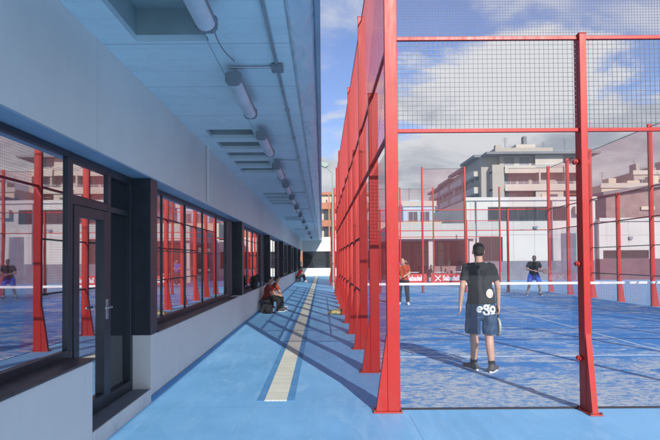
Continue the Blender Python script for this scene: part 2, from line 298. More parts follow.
# ------------------------------------------------------------------ mesh helpers
class MB:
    def __init__(s): s.v = []; s.f = []
    def box(s, x0, x1, y0, y1, z0, z1):
        i = len(s.v)
        s.v += [(x0, y0, z0), (x1, y0, z0), (x1, y1, z0), (x0, y1, z0), (x0, y0, z1), (x1, y0, z1), (x1, y1, z1), (x0, y1, z1)]
        s.f += [(i, i+3, i+2, i+1), (i+4, i+5, i+6, i+7), (i, i+1, i+5, i+4), (i+1, i+2, i+6, i+5), (i+2, i+3, i+7, i+6), (i+3, i, i+4, i+7)]
        return s
    def prism(s, poly, axis, a, b):
        """poly: CCW 2D outline; axis 0: (y,z) outline along x; 1: (x,z) along y; 2: (x,y) along z"""
        i = len(s.v); n = len(poly)
        for t in (a, b):
            for p, q in poly:
                s.v.append({0: (t, p, q), 1: (p, t, q), 2: (p, q, t)}[axis])
        s.f.append(tuple(range(i + n - 1, i - 1, -1))); s.f.append(tuple(range(i + n, i + 2 * n)))
        for k in range(n): s.f.append((i + k, i + (k + 1) % n, i + n + (k + 1) % n, i + n + k))
        return s
    def tube(s, p0, p1, r0, r1=None, n=10):
        r1 = r0 if r1 is None else r1
        p0 = Vector(p0); p1 = Vector(p1); q = (p1 - p0).to_track_quat('Z', 'Y'); i = len(s.v)
        for p, r in ((p0, r0), (p1, r1)):
            for k in range(n):
                t = 2 * math.pi * k / n
                s.v.append(tuple(p + q @ Vector((r * math.cos(t), r * math.sin(t), 0))))
        for k in range(n): s.f.append((i + k, i + (k + 1) % n, i + n + (k + 1) % n, i + n + k))
        s.f.append(tuple(range(i + n - 1, i - 1, -1))); s.f.append(tuple(range(i + n, i + 2 * n)))
        return s
    def capsule(s, p0, p1, r0, r1=None, n=14, sc=None):
        r1 = r0 if r1 is None else r1
        p0 = Vector(p0); p1 = Vector(p1); d = p1 - p0
        q = d.to_track_quat('Z', 'Y') if d.length > 1e-6 else Quaternion()
        rings = []
        for a in (-90, -60, -30, 0): rings.append((p0, r0 * math.cos(R(a)), r0 * math.sin(R(a))))
        for a in (0, 30, 60, 90): rings.append((p1, r1 * math.cos(R(a)), r1 * math.sin(R(a))))
        i = len(s.v)
        for p, r, h in rings:
            r = max(r, 1e-4)
            for k in range(n):
                t = 2 * math.pi * k / n
                s.v.append(tuple(p + q @ Vector((r * math.cos(t), r * math.sin(t), h))))
        m = len(rings)
        for j in range(m - 1):
            for k in range(n):
                a = i + j * n + k; b = i + j * n + (k + 1) % n
                s.f.append((a, b, b + n, a + n))
        s.f.append(tuple(range(i + n - 1, i - 1, -1))); s.f.append(tuple(range(i + (m - 1) * n, i + m * n)))
        return s
    def ell(s, c, rx, ry, rz, n=18, rot=None):
        i = len(s.v); m = 12; c = Vector(c)
        for j in range(m + 1):
            a = -math.pi / 2 + math.pi * j / m; r = max(math.cos(a), 1e-3)
            for k in range(n):
                t = 2 * math.pi * k / n
                v = Vector((rx * r * math.cos(t), ry * r * math.sin(t), rz * math.sin(a)))
                if rot: v = rot @ v
                s.v.append(tuple(c + v))
        for j in range(m):
            for k in range(n):
                a = i + j * n + k; b = i + j * n + (k + 1) % n
                s.f.append((a, b, b + n, a + n))
        s.f.append(tuple(range(i + n - 1, i - 1, -1))); s.f.append(tuple(range(i + m * n, i + (m + 1) * n)))
        return s
    def build(s, name, m, parent=None, smooth=False, bevel=0.0, loc=None):
        me = bpy.data.meshes.new(name); me.from_pydata(s.v, [], s.f); me.update()
        if m: me.materials.append(m)
        if smooth:
            for p in me.polygons: p.use_smooth = True
        o = bpy.data.objects.new(name, me); COL.objects.link(o)
        if bevel:
            md = o.modifiers.new('bevel', 'BEVEL'); md.width = bevel; md.segments = 2; md.limit_method = 'ANGLE'
        if parent: o.parent = parent
        if loc: o.location = loc
        return o
def tag(o, label=None, cat=None, group=None, kind=None):
    if label: o['label'] = label
    if cat: o['category'] = cat
    if group: o['group'] = group
    if kind: o['kind'] = kind
    return o
def empty(name, loc=(0, 0, 0), rz=0.0, label=None, cat=None, group=None):
    o = bpy.data.objects.new(name, None); COL.objects.link(o); o.location = loc; o.rotation_euler = (0, 0, rz)
    o.empty_display_size = .2
    return tag(o, label, cat, group)
def bx(name, m, parent, *a, bevel=0.0): return MB().box(*a).build(name, m, parent, bevel=bevel)
def kids(o): return [c for c in bpy.data.objects if c.parent == o]
def copy_tree(o, parent=None):
    c = o.copy(); COL.objects.link(c); c.parent = parent
    for ch in kids(o): copy_tree(ch, c)
    return c

# ------------------------------------------------------------------ the ground
W = -1.98; RC = -2.22; ZS = 3.60
tag(bx('ground', M_floor, None, -120, 160, -40, 320, -0.3, 0.0), 'light blue painted concrete yard between building and courts', 'ground', kind='structure')
XC0, XC1, YC0, YC1 = 0.745, 10.99, 5.70, 25.70
tag(bx('court_turf', M_turf, None, XC0 + .09, XC1 - .09, 5.80, 25.60, 0.0, 0.012), 'blue sanded artificial turf of the near court', 'court', kind='structure')
tag(bx('court_turf', M_turf, None, XC0 + .09, XC1 - .09, 32.9, 52.0, 0.0, 0.012), 'blue artificial turf of the far court', 'court', kind='structure')
ml = MB(); 
for y in (8.82, 22.62): ml.box(XC0 + .1, XC1 - .1, y - .025, y + .025, .012, .016)
ml.box(5.81, 5.86, 8.846, 15.68, .012, .0165); ml.box(5.81, 5.86, 15.73, 22.594, .012, .0165)
tag(ml.build('court_markings', M_line), 'white service lines painted on the blue turf', 'markings', kind='structure')
tag(bx('tactile_path', M_tact, None, -.675, -.42, 6.16, 53.9, 0, .008), 'pale yellow studded tactile strip running down the walkway', 'path', kind='structure')
for xa_, xb_ in ((-.765, -.679), (-.416, -.33)): tag(bx('path_border', M_band, None, xa_, xb_, 6.16, 53.9, 0, .004), 'dark blue painted band along the ' + ('left' if xa_ < -.5 else 'right') + ' edge of the tactile strip', 'path', kind='structure')

# ------------------------------------------------------------------ clubhouse on the left
club = empty('clubhouse', (-4, 20, 0), 0, 'long single-storey white clubhouse with dark framed windows and deep flat soffit', 'building')
club.location = (0, 0, 0)
Y0, Y1 = -7.0, 54.0
bx('upper_wall', M_wall, club, -2.6, W, Y0, Y1, 2.60, ZS, bevel=.004)
bx('lintel_underside', M_band2, club, RC, W - .002, Y0, Y1, 2.585, 2.598)
for ya_, yb_ in ((Y0, 4.60), (6.16, Y1)): bx('low_wall', M_wall, club, -2.6, W, ya_, yb_, 0, .765, bevel=.004)
bx('wall_foot_shade', M_band, club, W, W + .012, 6.17, Y1 - .01, 0.0, .07)  # dark strip stands in for the overhang's thin shade line
bx('threshold', M_step, club, RC - .1, W - .012, 4.602, 6.158, 0, .145)
bx('step_kerb', M_wall, club, W - .011, W + .004, 4.602, 6.158, 0, .15)
# soffit with sunken light wells
wells = [(-1.66, -1.0, 3.25, 4.75)] + [(-1.76, -1.05, y - .58, y) for y in (8.57, 9.42, 10.28, 11.12, 11.95)] + \
        [(-1.76, -1.05, y - .58, y) for y in (16.2, 17.05, 17.9, 18.75, 24.6, 25.45, 26.3, 33.5, 34.4, 35.3)]
XS0, XS1 = -.28, 0.0
so = MB(); ycur = Y0
for (a, b, c, d) in wells:
    so.box(-2.6, XS0, ycur, c, ZS, ZS + .06)
    so.box(-2.6, a, c, d, ZS, ZS + .06); so.box(b, XS0, c, d, ZS, ZS + .06)
    ycur = d
so.box(-2.6, XS0, ycur, Y1, ZS, ZS + .06)
so.build('soffit', M_soffit, club)
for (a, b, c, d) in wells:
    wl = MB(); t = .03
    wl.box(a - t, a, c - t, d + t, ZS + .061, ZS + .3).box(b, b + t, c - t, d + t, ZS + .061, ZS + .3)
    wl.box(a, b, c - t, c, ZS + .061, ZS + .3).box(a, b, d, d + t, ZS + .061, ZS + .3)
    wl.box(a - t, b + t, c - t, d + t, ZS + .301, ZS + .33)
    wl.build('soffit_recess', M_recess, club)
bx('roof_slab', M_fascia, club, -9, -.045, Y0, Y1 + 3, ZS + .34, ZS + .6)
# crinkled flashing: gently dented grid
fl = MB(); nx, ny = 5, 260
for j in range(ny + 1):
    for i in range(nx + 1):
        fl.v.append((XS0 + (XS1 - .05 - XS0) * i / nx, Y0 + (Y1 - Y0) * j / ny, ZS - .004 + (random.uniform(-.005, .004) if 0 < i < nx else 0)))
for j in range(ny):
    for i in range(nx):
        k = j * (nx + 1) + i; fl.f.append((k, k + nx + 1, k + nx + 2, k + 1))
fo = fl.build('metal_flashing', M_flash, club, smooth=True)
sm = fo.modifiers.new('thick', 'SOLIDIFY'); sm.thickness = .01; sm.offset = -1
bx('fascia', M_fascia, club, -.048, 0.0, Y0, Y1, ZS - .03, ZS + .62, bevel=.006)
# piers + bays
piers = [-.89 + 0.0] + [6.16 + 7.05 * k for k in range(7)]
for P in piers:
    bx('pier', M_frame, club, RC - .3, W - .004, P, P + .25, .767, 2.583, bevel=.006)
def window_bay(ya, yb, mull, zb=.86, zt=2.53, glass=M_win, fw=.038, trans=None):
    f = MB(); f.box(RC - .05, RC + .03, ya, yb, .766, zb); f.box(RC - .05, RC + .03, ya, yb, zt, 2.584)
    f.box(RC - .05, RC + .03, ya, ya + fw, zb, zt); f.box(RC - .05, RC + .03, yb - fw, yb, zb, zt)
    for m_ in mull: f.box(RC - .045, RC + .022, m_ - .014, m_ + .014, zb, zt)
    if trans:
        edges = [ya + fw] + list(mull) + [yb - fw]
        for p, q in zip(edges[:-1], edges[1:]): f.box(RC - .044, RC + .015, p + .015, q - .015, trans - .007, trans + .007)
    fr = f.build('window', M_frame, club, bevel=.004)
    bx('pane', glass, fr, RC - .008, RC + .006, ya + .02, yb - .02, zb - .02, zt + .02)
    sl = bx('window_sill', M_frameb, fr, RC + .031, W + .015, ya, yb, .767, .79, bevel=.003)
window_bay(-.64, 4.62, [2.7, .9])
window_bay(Y0, -.89, [-3, -5])
# door bay
f = MB(); f.box(RC - .05, RC + .03, 4.622, 4.68, .146, 2.584); f.box(RC - .05, RC + .03, 5.44, 5.52, .146, 2.584)
f.box(RC - .05, RC + .03, 6.09, 6.158, .146, 2.584)
f.box(RC - .05, RC + .028, 4.68, 5.44, 2.13, 2.21); f.box(RC - .05, RC + .028, 4.68, 5.44, 2.50, 2.583)
f.box(RC - .05, RC + .028, 5.52, 6.09, 2.50, 2.583); f.box(RC - .05, RC + .028, 5.52, 6.09, .146, .26); f.box(RC - .05, RC + .028, 5.52, 6.09, 2.13, 2.19)
df = f.build('door_frame', M_frame, club, bevel=.004)
bx('pane', M_win, df, RC - .008, RC + .006, 4.67, 5.45, 2.2, 2.51)
bx('pane', M_windark, df, RC - .03, RC - .018, 5.51, 6.10, .25, 2.14)
bx('pane', M_windark, df, RC - .031, RC - .019, 5.51, 6.10, 2.18, 2.51)
f = MB(); f.box(RC - .04, RC + .038, 4.685, 4.79, .16, 2.125); f.box(RC - .04, RC + .038, 5.335, 5.435, .16, 2.125)
f.box(RC - .04, RC + .036, 4.79, 5.335, .16, .30); f.box(RC - .04, RC + .036, 4.79, 5.335, 2.03, 2.125)
door = f.build('door', M_frame, club, bevel=.004)
bx('pane', M_win, door, RC - .02, RC - .008, 4.78, 5.345, .29, 2.04)
h = MB(); h.box(RC + .039, RC + .05, 5.36, 5.41, 1.04, 1.24); h.tube((RC + .05, 5.385, 1.16), (RC + .095, 5.385, 1.16), .011)
h.tube((RC + .09, 5.395, 1.16), (RC + .09, 5.25, 1.16), .011); h.build('handle', M_metal, door)
for k in range(6):
    P = piers[k + 1] + .25; Q = piers[k + 2]
    dk = .95 if k == 0 else 1.25
    e = Q - dk
    ml_ = [P + .92 + 1.25 * i for i in range(4) if P + .92 + 1.25 * i < e - .4]
    window_bay(P, e, ml_, trans=1.76)
    pn = MB(); pn.box(RC - .05, RC + .028, e + .002, Q - .002, .766, 2.584); p_ = pn.build('dark_panel', M_frame, club, bevel=.004)
    MB().box(RC + .029, RC + .045, e + dk * .48, e + dk * .53, .8, 2.56).build('panel_trim', M_lampbody, p_)
# reveal pipe / downpipe on the upper wall
MB().tube((W + .03, 9.1, 2.62), (W + .03, 9.1, 3.6), .022).build('downpipe', M_wall, club)
# end wing closing the walkway
bx('end_header', M_wall, club, W, 8.9, Y1 + .002, Y1 + .6, 2.50, ZS + .35)
bx('end_low_wall', M_wall, club, W, 8.9, Y1 + .002, Y1 + .6, 0, .80)
ef = MB()
for i in range(9): ef.box(W + i * 1.35, W + i * 1.35 + .12, Y1 + .05, Y1 + .3, .80, 2.5)
ef.box(W, 8.9, Y1 + .06, Y1 + .25, 1.58, 1.64)
fr = ef.build('end_window', M_frame, club); bx('pane', M_windark, fr, W, 8.9, Y1 + .15, Y1 + .17, .8, 2.5)

# fluorescent lamps under the soffit
ords = ['nearest', 'second', 'third', 'fourth', 'fifth', 'sixth', 'seventh', 'eighth', 'ninth', 'tenth', 'eleventh', 'twelfth']
def make_lamp():
    t = empty('ceiling_lamp')
    b = MB().prism([(-.06, .075), (-.085, .02), (-.07, -.0), (.07, 0), (.085, .02), (.06, .075)], 1, -.64, .64); b.build('lamp_housing', M_lampbody, t, bevel=.004)
    n = 8; poly = [(.072 * math.cos(math.pi + math.pi * k / n), -.001 + .058 * math.sin(math.pi + math.pi * k / n)) for k in range(n + 1)]
    MB().prism(poly, 1, -.60, .60).build('diffuser', M_tube, t)
    for s_ in (-1, 1): MB().prism([(-.05, -.055), (.05, -.055), (.082, -.02), (.082, .06), (.06, .08), (-.06, .08), (-.082, .06), (-.082, -.02)], 1, s_ * .635 - .022, s_ * .635 + .022).build('end_cap', M_lampbody, t, bevel=.006)
    for s_ in (-.45, .45):
        MB().tube((0, s_, .07), (0, s_, .17), .007).build('hanger', M_metal, t)
    return t
lamp0 = make_lamp()
for i, y in enumerate([3.42, 5.92, 8.35, 10.9, 13.5, 16.1, 19.0, 22.2, 26.0, 31.0, 37.0, 44.0]):
    t = lamp0 if i == 0 else copy_tree(lamp0)
    t.location = (-.875, y, ZS - .17)
    tag(t, f'{ords[i]} unlit fluorescent lamp along the soffit, counted from the camera', 'lamp', 'fluorescent lamps under the soffit')
cd = MB(); cd.box(-.455, -.425, Y0 + 1, Y1 - 1, ZS - .03, ZS - .004)
for y in (5.35, 10.4, 15.4, 20.4, 27.0): cd.tube((-.93, y, ZS - .022), (-.456, y, ZS - .022), .013)
for y in [2.1 + 1.6 * k for k in range(20)]: cd.box(-.47, -.41, y, y + .03, ZS - .036, ZS - .003)
tag(cd.build('cable_conduit', M_metal), 'thin metal cable conduit with branches running along the soffit', 'conduit')
tag(bx('junction_box', M_lampbody, None, -.5, -.38, 5.28, 5.42, ZS - .06, ZS - .003, bevel=.008), 'small grey junction box where the first conduit branch leaves', 'box')
cb = MB()
pv = None
for k in range(14):
    a = k / 13; p = Vector((-.86 - .02 * math.sin(a * 6), 4.12 + a * 1.1, ZS - .01 - .10 * math.sin(a * math.pi)))
    if pv: cb.tube(pv, p, .006, n=6)
    pv = p
tag(cb.build('junction_cable', M_lampbody), 'sagging dark cable between the first two lamps', 'cable')

# ------------------------------------------------------------------ court fences
def wires_x(mb, x, y0, y1, z0, z1, p, r, pz=None):   # panel in the plane x = const
    pz = pz or p
    n = int((y1 - y0) / p)
    for i in range(n + 1):
        y = y0 + (y1 - y0) * i / n; mb.box(x - r, x + r, y - r, y + r, z0, z1)
    n = int((z1 - z0) / pz)
    for i in range(n + 1):
        z = z0 + (z1 - z0) * i / n; mb.box(x - 3 * r, x - r, y0, y1, z - r, z + r)
def wires_y(mb, y, x0, x1, z0, z1, p, r, pz=None):
    pz = pz or p
    n = int((x1 - x0) / p)
    for i in range(n + 1):
        x = x0 + (x1 - x0) * i / n; mb.box(x - r, x + r, y - r, y + r, z0, z1)
    n = int((z1 - z0) / pz)
    for i in range(n + 1):
        z = z0 + (z1 - z0) * i / n; mb.box(x0, x1, y - 3 * r, y - r, z - r, z + r)
_post_cache = {}
def add_post(parent, x, y, ang, h, bolts=True):
    """local frame: +X points outward from the court; tube, buttress foot, base plate"""
    key = (round(h, 2), bolts)
    if key not in _post_cache:
        b = MB().box(-.075, .06, -.037, .037, .012, h)
        p = b.build('post', M_red, None, bevel=.005)
        gz = MB().prism([(.0605, .012), (.185, .012), (.065, .82), (.0605, .82)], 1, -.031, .031)
        gs = gz.build('buttress', M_red, p, bevel=.003)
        pl = MB().box(-.095, .215, -.07, .07, 0.0, .012); plo = pl.build('base_plate', M_red, p, bevel=.003)
        if bolts:
            for bxx, byy in ((-.082, -.052), (-.082, .052), (.20, -.05), (.20, .05)): MB().tube((bxx, byy, .012), (bxx, byy, .034), .013, n=6).build('bolt', M_bolt, p)
        MB().box(-.08, .065, -.042, .042, h, h + .008).build('post_cap', M_red, p, bevel=.003)
        _post_cache[key] = p; first = p
    else:
        first = copy_tree(_post_cache[key])
    first.parent = parent; first.location = (x, y, 0); first.rotation_euler = (0, 0, ang)
    return first
def clamp(parent, x, y, z, axis='y'):
    m = MB(); d = {'y': Vector((0, 1, 0)), 'x': Vector((1, 0, 0))}[axis]; c = Vector((x, y, z))
    m.tube(c - d * .03, c + d * .02, .027, n=12); m.tube(c - d * .045, c - d * .03, .014, n=6)
    m.build('glass_clamp', M_red, parent)

def side_fence(xf, out, ya, n, heights, label, glass_bays, grp=None, xin=.045, p=.05, r=.0013, gm=M_glassp):
    """fence running along y at x = xf; out = -1 when its outside faces -x"""
    F = empty('court_side_fence', (xf, ya, 0), 0, label, 'fence', grp)
    ang = math.pi if out < 0 else 0.0
    for i in range(n + 1):
        add_post(F, 0, 2.0 * i, ang, heights[i])
    xi = -out * 0.0 
    for z, m_, t in ((1.02, M_darkrail, .014), (2.04, M_darkrail, .014), (3.0, M_red, .02), (4.0, M_red, .02)):  # dark colour of the lower rails holds the shade of their undersides
        rl = MB()
        for i in range(n):
            if z < 2.5 and i in glass_bays: continue
            rl.box(xi - t, xi + t, 2 * i + .037, 2 * i + 1.963, z - t, z + t)
        if rl.v: rl.build('rail', m_, F)
    for i in range(n):
        a, b = 2 * i + .037, 2 * i + 1.963
        if i in glass_bays:
            gp = MB().box(out * -.075, out * -.065, a - .03, b + .03, .03, 2.975) if out > 0 else MB().box(.065, .075, a - .03, b + .03, .03, 2.975)
            gp.build('glass_panel', gm, F)
            mb = MB(); wires_x(mb, xi, a, b, 3.02, 3.98, p, r); mb.build('mesh_panel', M_redwire, F)
        else:
            mb = MB(); wires_x(mb, xi, a, b, .04, 3.98, p, r); mb.build('mesh_panel', M_redwire, F)
    # tall netting carried by the 6 m posts
    tall = [i for i in range(n + 1) if heights[i] > 5]
    for q, s_ in zip(tall[:-1], tall[1:]):
        mb = MB(); wires_x(mb, xi, 2 * q + .04, 2 * s_ - .04, 4.03, 6.0, p * .8, r * .9); mb.build('upper_netting', M_finewire if False else M_redwire, F)
        MB().box(xi - .008, xi + .008, 2 * q + .036, 2 * s_ - .036, 5.99, 6.01).build('top_wire', M_darkrail, F)
    return F
def end_wall(y, out, label, heights, x0=XC0, n=5, step=2.06, corner=(False, False), pane=M_glass, upper=None, upm=None, p=.05, r=.0022, meshm=None, glass=True):
    F = empty('court_end_wall', (x0, y, 0), 0, label, 'fence')
    ang = -math.pi / 2 if out < 0 else math.pi / 2
    for i in range(n + 1):
        if (i == 0 and corner[0]) or (i == n and corner[1]): continue
        add_post(F, step * i, 0, ang, heights[i])
    yg = -out * .075
    for z in (3.0, 4.0):
        rl = MB()
        for i in range(n): rl.box(step * i + .037, step * (i + 1) - .037, -.02, .02, z - .02, z + .02)
        rl.build('rail', M_red, F, bevel=.004)
    for i in range(n):
        a, b = step * i + .037, step * (i + 1) - .037
        if glass:
            MB().box(a - .03, b + .03, min(yg, yg + .01), max(yg, yg + .01), .03, 2.975).build('glass_panel', pane, F)
        else:
            mb = MB(); wires_y(mb, 0, a, b, .05, 2.98, p, r); mb.build('mesh_panel', meshm or M_redwire, F)
        mb = MB(); wires_y(mb, 0, a, b, 3.02, 3.98, p, r); mb.build('mesh_panel', meshm or M_greywire, F)
        if out < 0 and glass:
            for z in (.55, 1.56, 2.66):
                clamp(F, b + .0 - .03, -.04 + .09, z) if False else clamp(F, b - .022, .03, z)
                clamp(F, a + .022, .03, z)
    if upper:
        for (xa, xb) in upper:
            mb = MB(); wires_y(mb, 0, xa, xb, 4.03, 6.0, p * .62, r * (.72 if upm is M_netgrey else .42)); mb.build('upper_netting', upm or M_finewire, F)
            MB().box(xa, xb, -.008, .008, 5.99, 6.01).build('top_wire', M_darkrail, F)
    return F
T, Sh = 6.08, 4.03
hs = [T, Sh, T, Sh, T, Sh, Sh, Sh, T, Sh, T]
side_fence(XC0, -1, YC0, 10, hs, 'long red steel fence of the near court beside the walkway, row of buttressed posts', (0, 1, 8, 9), 'side fences of the courts')
hs2 = [T, Sh, T, Sh, T, T, T, Sh, T, T, T]
side_fence(XC1, 1, YC0, 10, hs2, 'red fence on the far right side of the near court with dark horizontal rails', (0, 1, 8, 9), 'side fences of the courts')
end_wall(YC0, -1, 'clear glass end wall of the near court behind the standing player, red posts and wire mesh on top',
         [T, Sh, Sh, Sh, Sh, T], corner=(True, True), upper=[(.05, 10.19)], upm=M_netgrey)
end_wall(YC1, 1, 'far glass end wall of the near court with tall red posts, beyond the net', [T, Sh, T, T, Sh, T], corner=(True, True),
         pane=M_glass, upper=[(4.13, 6.1), (8.3, 10.2)], upm=M_redwire)
# second court further down the walkway
hs3 = [T, Sh, T, Sh, T, Sh, T, Sh, T, Sh, T]
side_fence(XC0, -1, 33.0, 5, hs3, 'distant red side fence further down the walkway, near the end wing', (0, 1), 'side fences of the courts', p=.08)
end_wall(33.0, -1, 'red mesh fence of the second court standing in front of the terrace', [T, Sh, T, T, Sh, T], corner=(True, False),
         upper=[(.05, 6.1)], upm=M_redwire, p=.07, glass=False)

# net
net = empty('padel_net', (XC0, 15.7, 0), 0, 'low net with white top tape stretched across the near court', 'net')
nw = XC1 - XC0
mb = MB(); n = int((nw - .3) / .05)
for i in range(n + 1):
    x = .15 + (nw - .3) * i / n; mb.box(x - .0015, x + .0015, -.0015, .0015, .03, .86)
for k in range(18):
    z = .03 + k * .049; mb.box(.15, nw - .15, -.004, -.0015, z - .0015, z + .0015)
mb.build('net_mesh', M_netblack, net)
MB().box(.14, nw - .14, -.008, .008, .855, .925).build('net_tape', M_white, net, bevel=.004)
for x in (.1, nw - .1): MB().tube((x, 0, .012), (x, 0, .95), .03).build('net_post', M_red, net)

# ------------------------------------------------------------------ buildings beyond the court
def facade_windows(parent, face, pos, wins, m=M_winfar, depth=.12, fm=None):
    for (a, b, z0, z1) in wins:
        f = MB(); t = .07
        def q(u0, u1, w0, w1, e0, e1, name, mm, par):
            o_ = MB()
            if face == 'y': o_.box(u0, u1, pos - e1, pos - e0, w0, w1)
            else: o_.box(pos - e1, pos - e0, u0, u1, w0, w1)
            return o_.build(name, mm, par)
        wf = MB()
        for (u0, u1, w0, w1) in ((a - t, b + t, z0 - t, z0), (a - t, b + t, z1, z1 + t), (a - t, a, z0, z1), (b, b + t, z0, z1), ((a + b) / 2 - .04, (a + b) / 2 + .04, z0, z1)):
            if face == 'y': wf.box(u0, u1, pos - .06, pos - .004, w0, w1)
            else: wf.box(pos - .06, pos - .004, u0, u1, w0, w1)
        o = wf.build('window', fm or M_frame, parent)
        q(a, b, z0, z1, .003, .03, 'pane', m, o)
tag(bx('court_kerb', M_darkrail, None, XC0 + .06, XC1 - .06, 5.762, 5.798, 0, .014), 'thin dark edging between blue turf and light blue floor', 'edging', kind='structure')
# white hall behind the far fence
YB = 40.0
hall = empty('sports_hall', (12, YB, 0), 0, 'white clad hall with a grey plinth and long strip window behind the court', 'building'); hall.location = (0, 0, 0)
bx('plinth', M_plinth, hall, 10.9, 20.6, YB - .06, YB + 12, 0, 1.45)
bx('wall', M_conc, hall, 10.9, 20.6, YB, YB + 12, 1.45, 6.1)
jn = MB()
for i in range(6): jn.box(11.2 + 1.6 * i, 11.215 + 1.6 * i, YB - .004, YB - .001, 1.5, 6.0)
jn.box(10.95, 20.5, YB - .0045, YB - .0015, 3.4, 3.42); jn.build('cladding_joint', M_plinth, hall)
facade_windows(hall, 'y', YB, [(12.6 + 1.45 * i, 13.95 + 1.45 * i, 4.55, 5.45) for i in range(4)], M_windark)
facade_windows(hall, 'y', YB, [(11.9, 13.5, 1.5, 3.2)], M_windark)
bx('roof_edge', M_conc, hall, 10.8, 20.7, YB - .12, YB - .002, 6.0, 6.25)
for xx in (11.6, 17.3, 20.2): MB().tube((xx, YB - .07, 1.46), (xx, YB - .07, 6.0), .055).build('downpipe', M_plinth, hall)
for xx, zz2 in ((18.9, 4.9),): bx('air_conditioner', M_apt2, hall, xx, xx + .9, YB - .42, YB - .004, zz2, zz2 + .62, bevel=.02)
MB().box(18.0, 19.1, YB - .05, YB - .003, 1.46, 3.5).build('service_door', M_plinth, hall)
bx('strip_lamp', M_lampbody, hall, 15.9, 16.2, YB - .2, YB - .13 + .07, 3.9, 4.05)
low = empty('changing_block', (26, YB, 0), 0, 'lower white block with maroon plinth and narrow slit windows at the right', 'building'); low.location = (0, 0, 0)
bx('plinth', M_pplinth, low, 20.62, 40, YB - .5, YB + 8, 0, 1.55)
bx('wall', M_conc, low, 20.62, 40, YB - .44, YB + 8, 1.55, 4.5)
facade_windows(low, 'y', YB - .44, [(21.0, 24.2, 1.66, 2.12), (25.3, 29.0, 1.66, 2.12), (30.5, 34, 1.66, 2.12)], M_windark)
jn = MB()
for i in range(12): jn.box(21.2 + 1.6 * i, 21.215 + 1.6 * i, YB - .444, YB - .441, 2.3, 4.4)
for i in range(1): jn.box(20.7, 39.9, YB - .4445, YB - .4415, 3.3, 3.315)
jn.build('cladding_joint', M_plinth, low)
bx('roof_edge', M_conc, low, 20.62, 40.1, YB - .56, YB - .442, 4.35, 4.6)
for xx, zz_ in ((22.8, 3.0), (27.9, 3.2)): bx('wall_light', M_lampbody, low, xx, xx + .25, YB - .6, YB - .442, zz_, zz_ + .2)
# terrace canopy / bar
bar = empty('terrace_bar', (6, 39, 0), 0, 'terrace bar with white canopy band over greenish glazing behind the banners', 'building'); bar.location = (0, 0, 0)
bx('canopy', M_conc, bar, 4.9, 10.88, 37.6, 45, 3.05, 4.15, bevel=.02)
bx('roof', M_beige, bar, 4.3, 10.88, 45.01, 52, 3.6, 4.8)
bx('rear_wall', M_conc, bar, 4.3, 10.88, 45.01, 45.3, 0, 3.5)
for x in (5.0, 7.6, 10.5): bx('column', M_conc, bar, x, x + .3, 37.9, 38.2, 0, 3.05)
gf = MB()
for i in range(6): gf.box(4.5 + 1.1 * i, 4.58 + 1.1 * i, 41.9, 42.0, 0, 3.0)
gf.box(4.5, 10.1, 41.92, 41.98, 2.2, 2.28); go = gf.build('glazing_frame', M_frame, bar); bx('pane', M_windark, go, 4.5, 10.1, 41.94, 41.96, 0, 3.0)
bx('counter', M_purple, bar, 7.9, 10.4, 39.6, 40.2, 0, 1.1)
# red banners on the fence
def text_mesh(txt, size, offset=0.0, extrude=0.0, shear=0.0):
    c = bpy.data.curves.new('lettering', 'FONT'); c.body = txt; c.size = size; c.align_x = 'CENTER'; c.align_y = 'CENTER'
    c.offset = offset; c.extrude = extrude; c.shear = shear; c.resolution_u = 4
    o = bpy.data.objects.new('lettering', c); COL.objects.link(o)
    dg = bpy.context.evaluated_depsgraph_get(); me = bpy.data.meshes.new_from_object(o.evaluated_get(dg))
    bpy.data.objects.remove(o); return me
bl = ['left red banner with white lettering hung on the fence beyond the net', 'middle red banner with white lettering and a crossed mark on the fence beyond the net',
      'right red banner, half hidden behind the standing player']
tm = text_mesh('Sabadell', .44, .012, .004); tm.materials.append(M_print)
for i, (xa, xb) in enumerate(((5.0, 6.45), (6.7, 8.75), (8.85, 10.9))):
    t = bx('banner', M_banner, None, xa, xb, 32.84, 32.86, .16, .72); tag(t, bl[i], 'banner', 'red banners beyond the net')
    o = bpy.data.objects.new('lettering', tm); COL.objects.link(o); o.parent = t
    o.location = ((xa + xb) / 2 + (.22 if xb - xa > 1.6 else .0), 32.83, .44); o.rotation_euler = (R(90), 0, 0); o.scale = (.72 if xb - xa > 1.6 else .66, 1, 1)
    if xb - xa > 1.6:
        k = MB(); k.tube((xa + .25, 32.832, .26), (xa + .60, 32.832, .62), .035, n=6).tube((xa + .25, 32.831, .62), (xa + .60, 32.831, .26), .035, n=6)
        k.build('emblem', M_print, t)

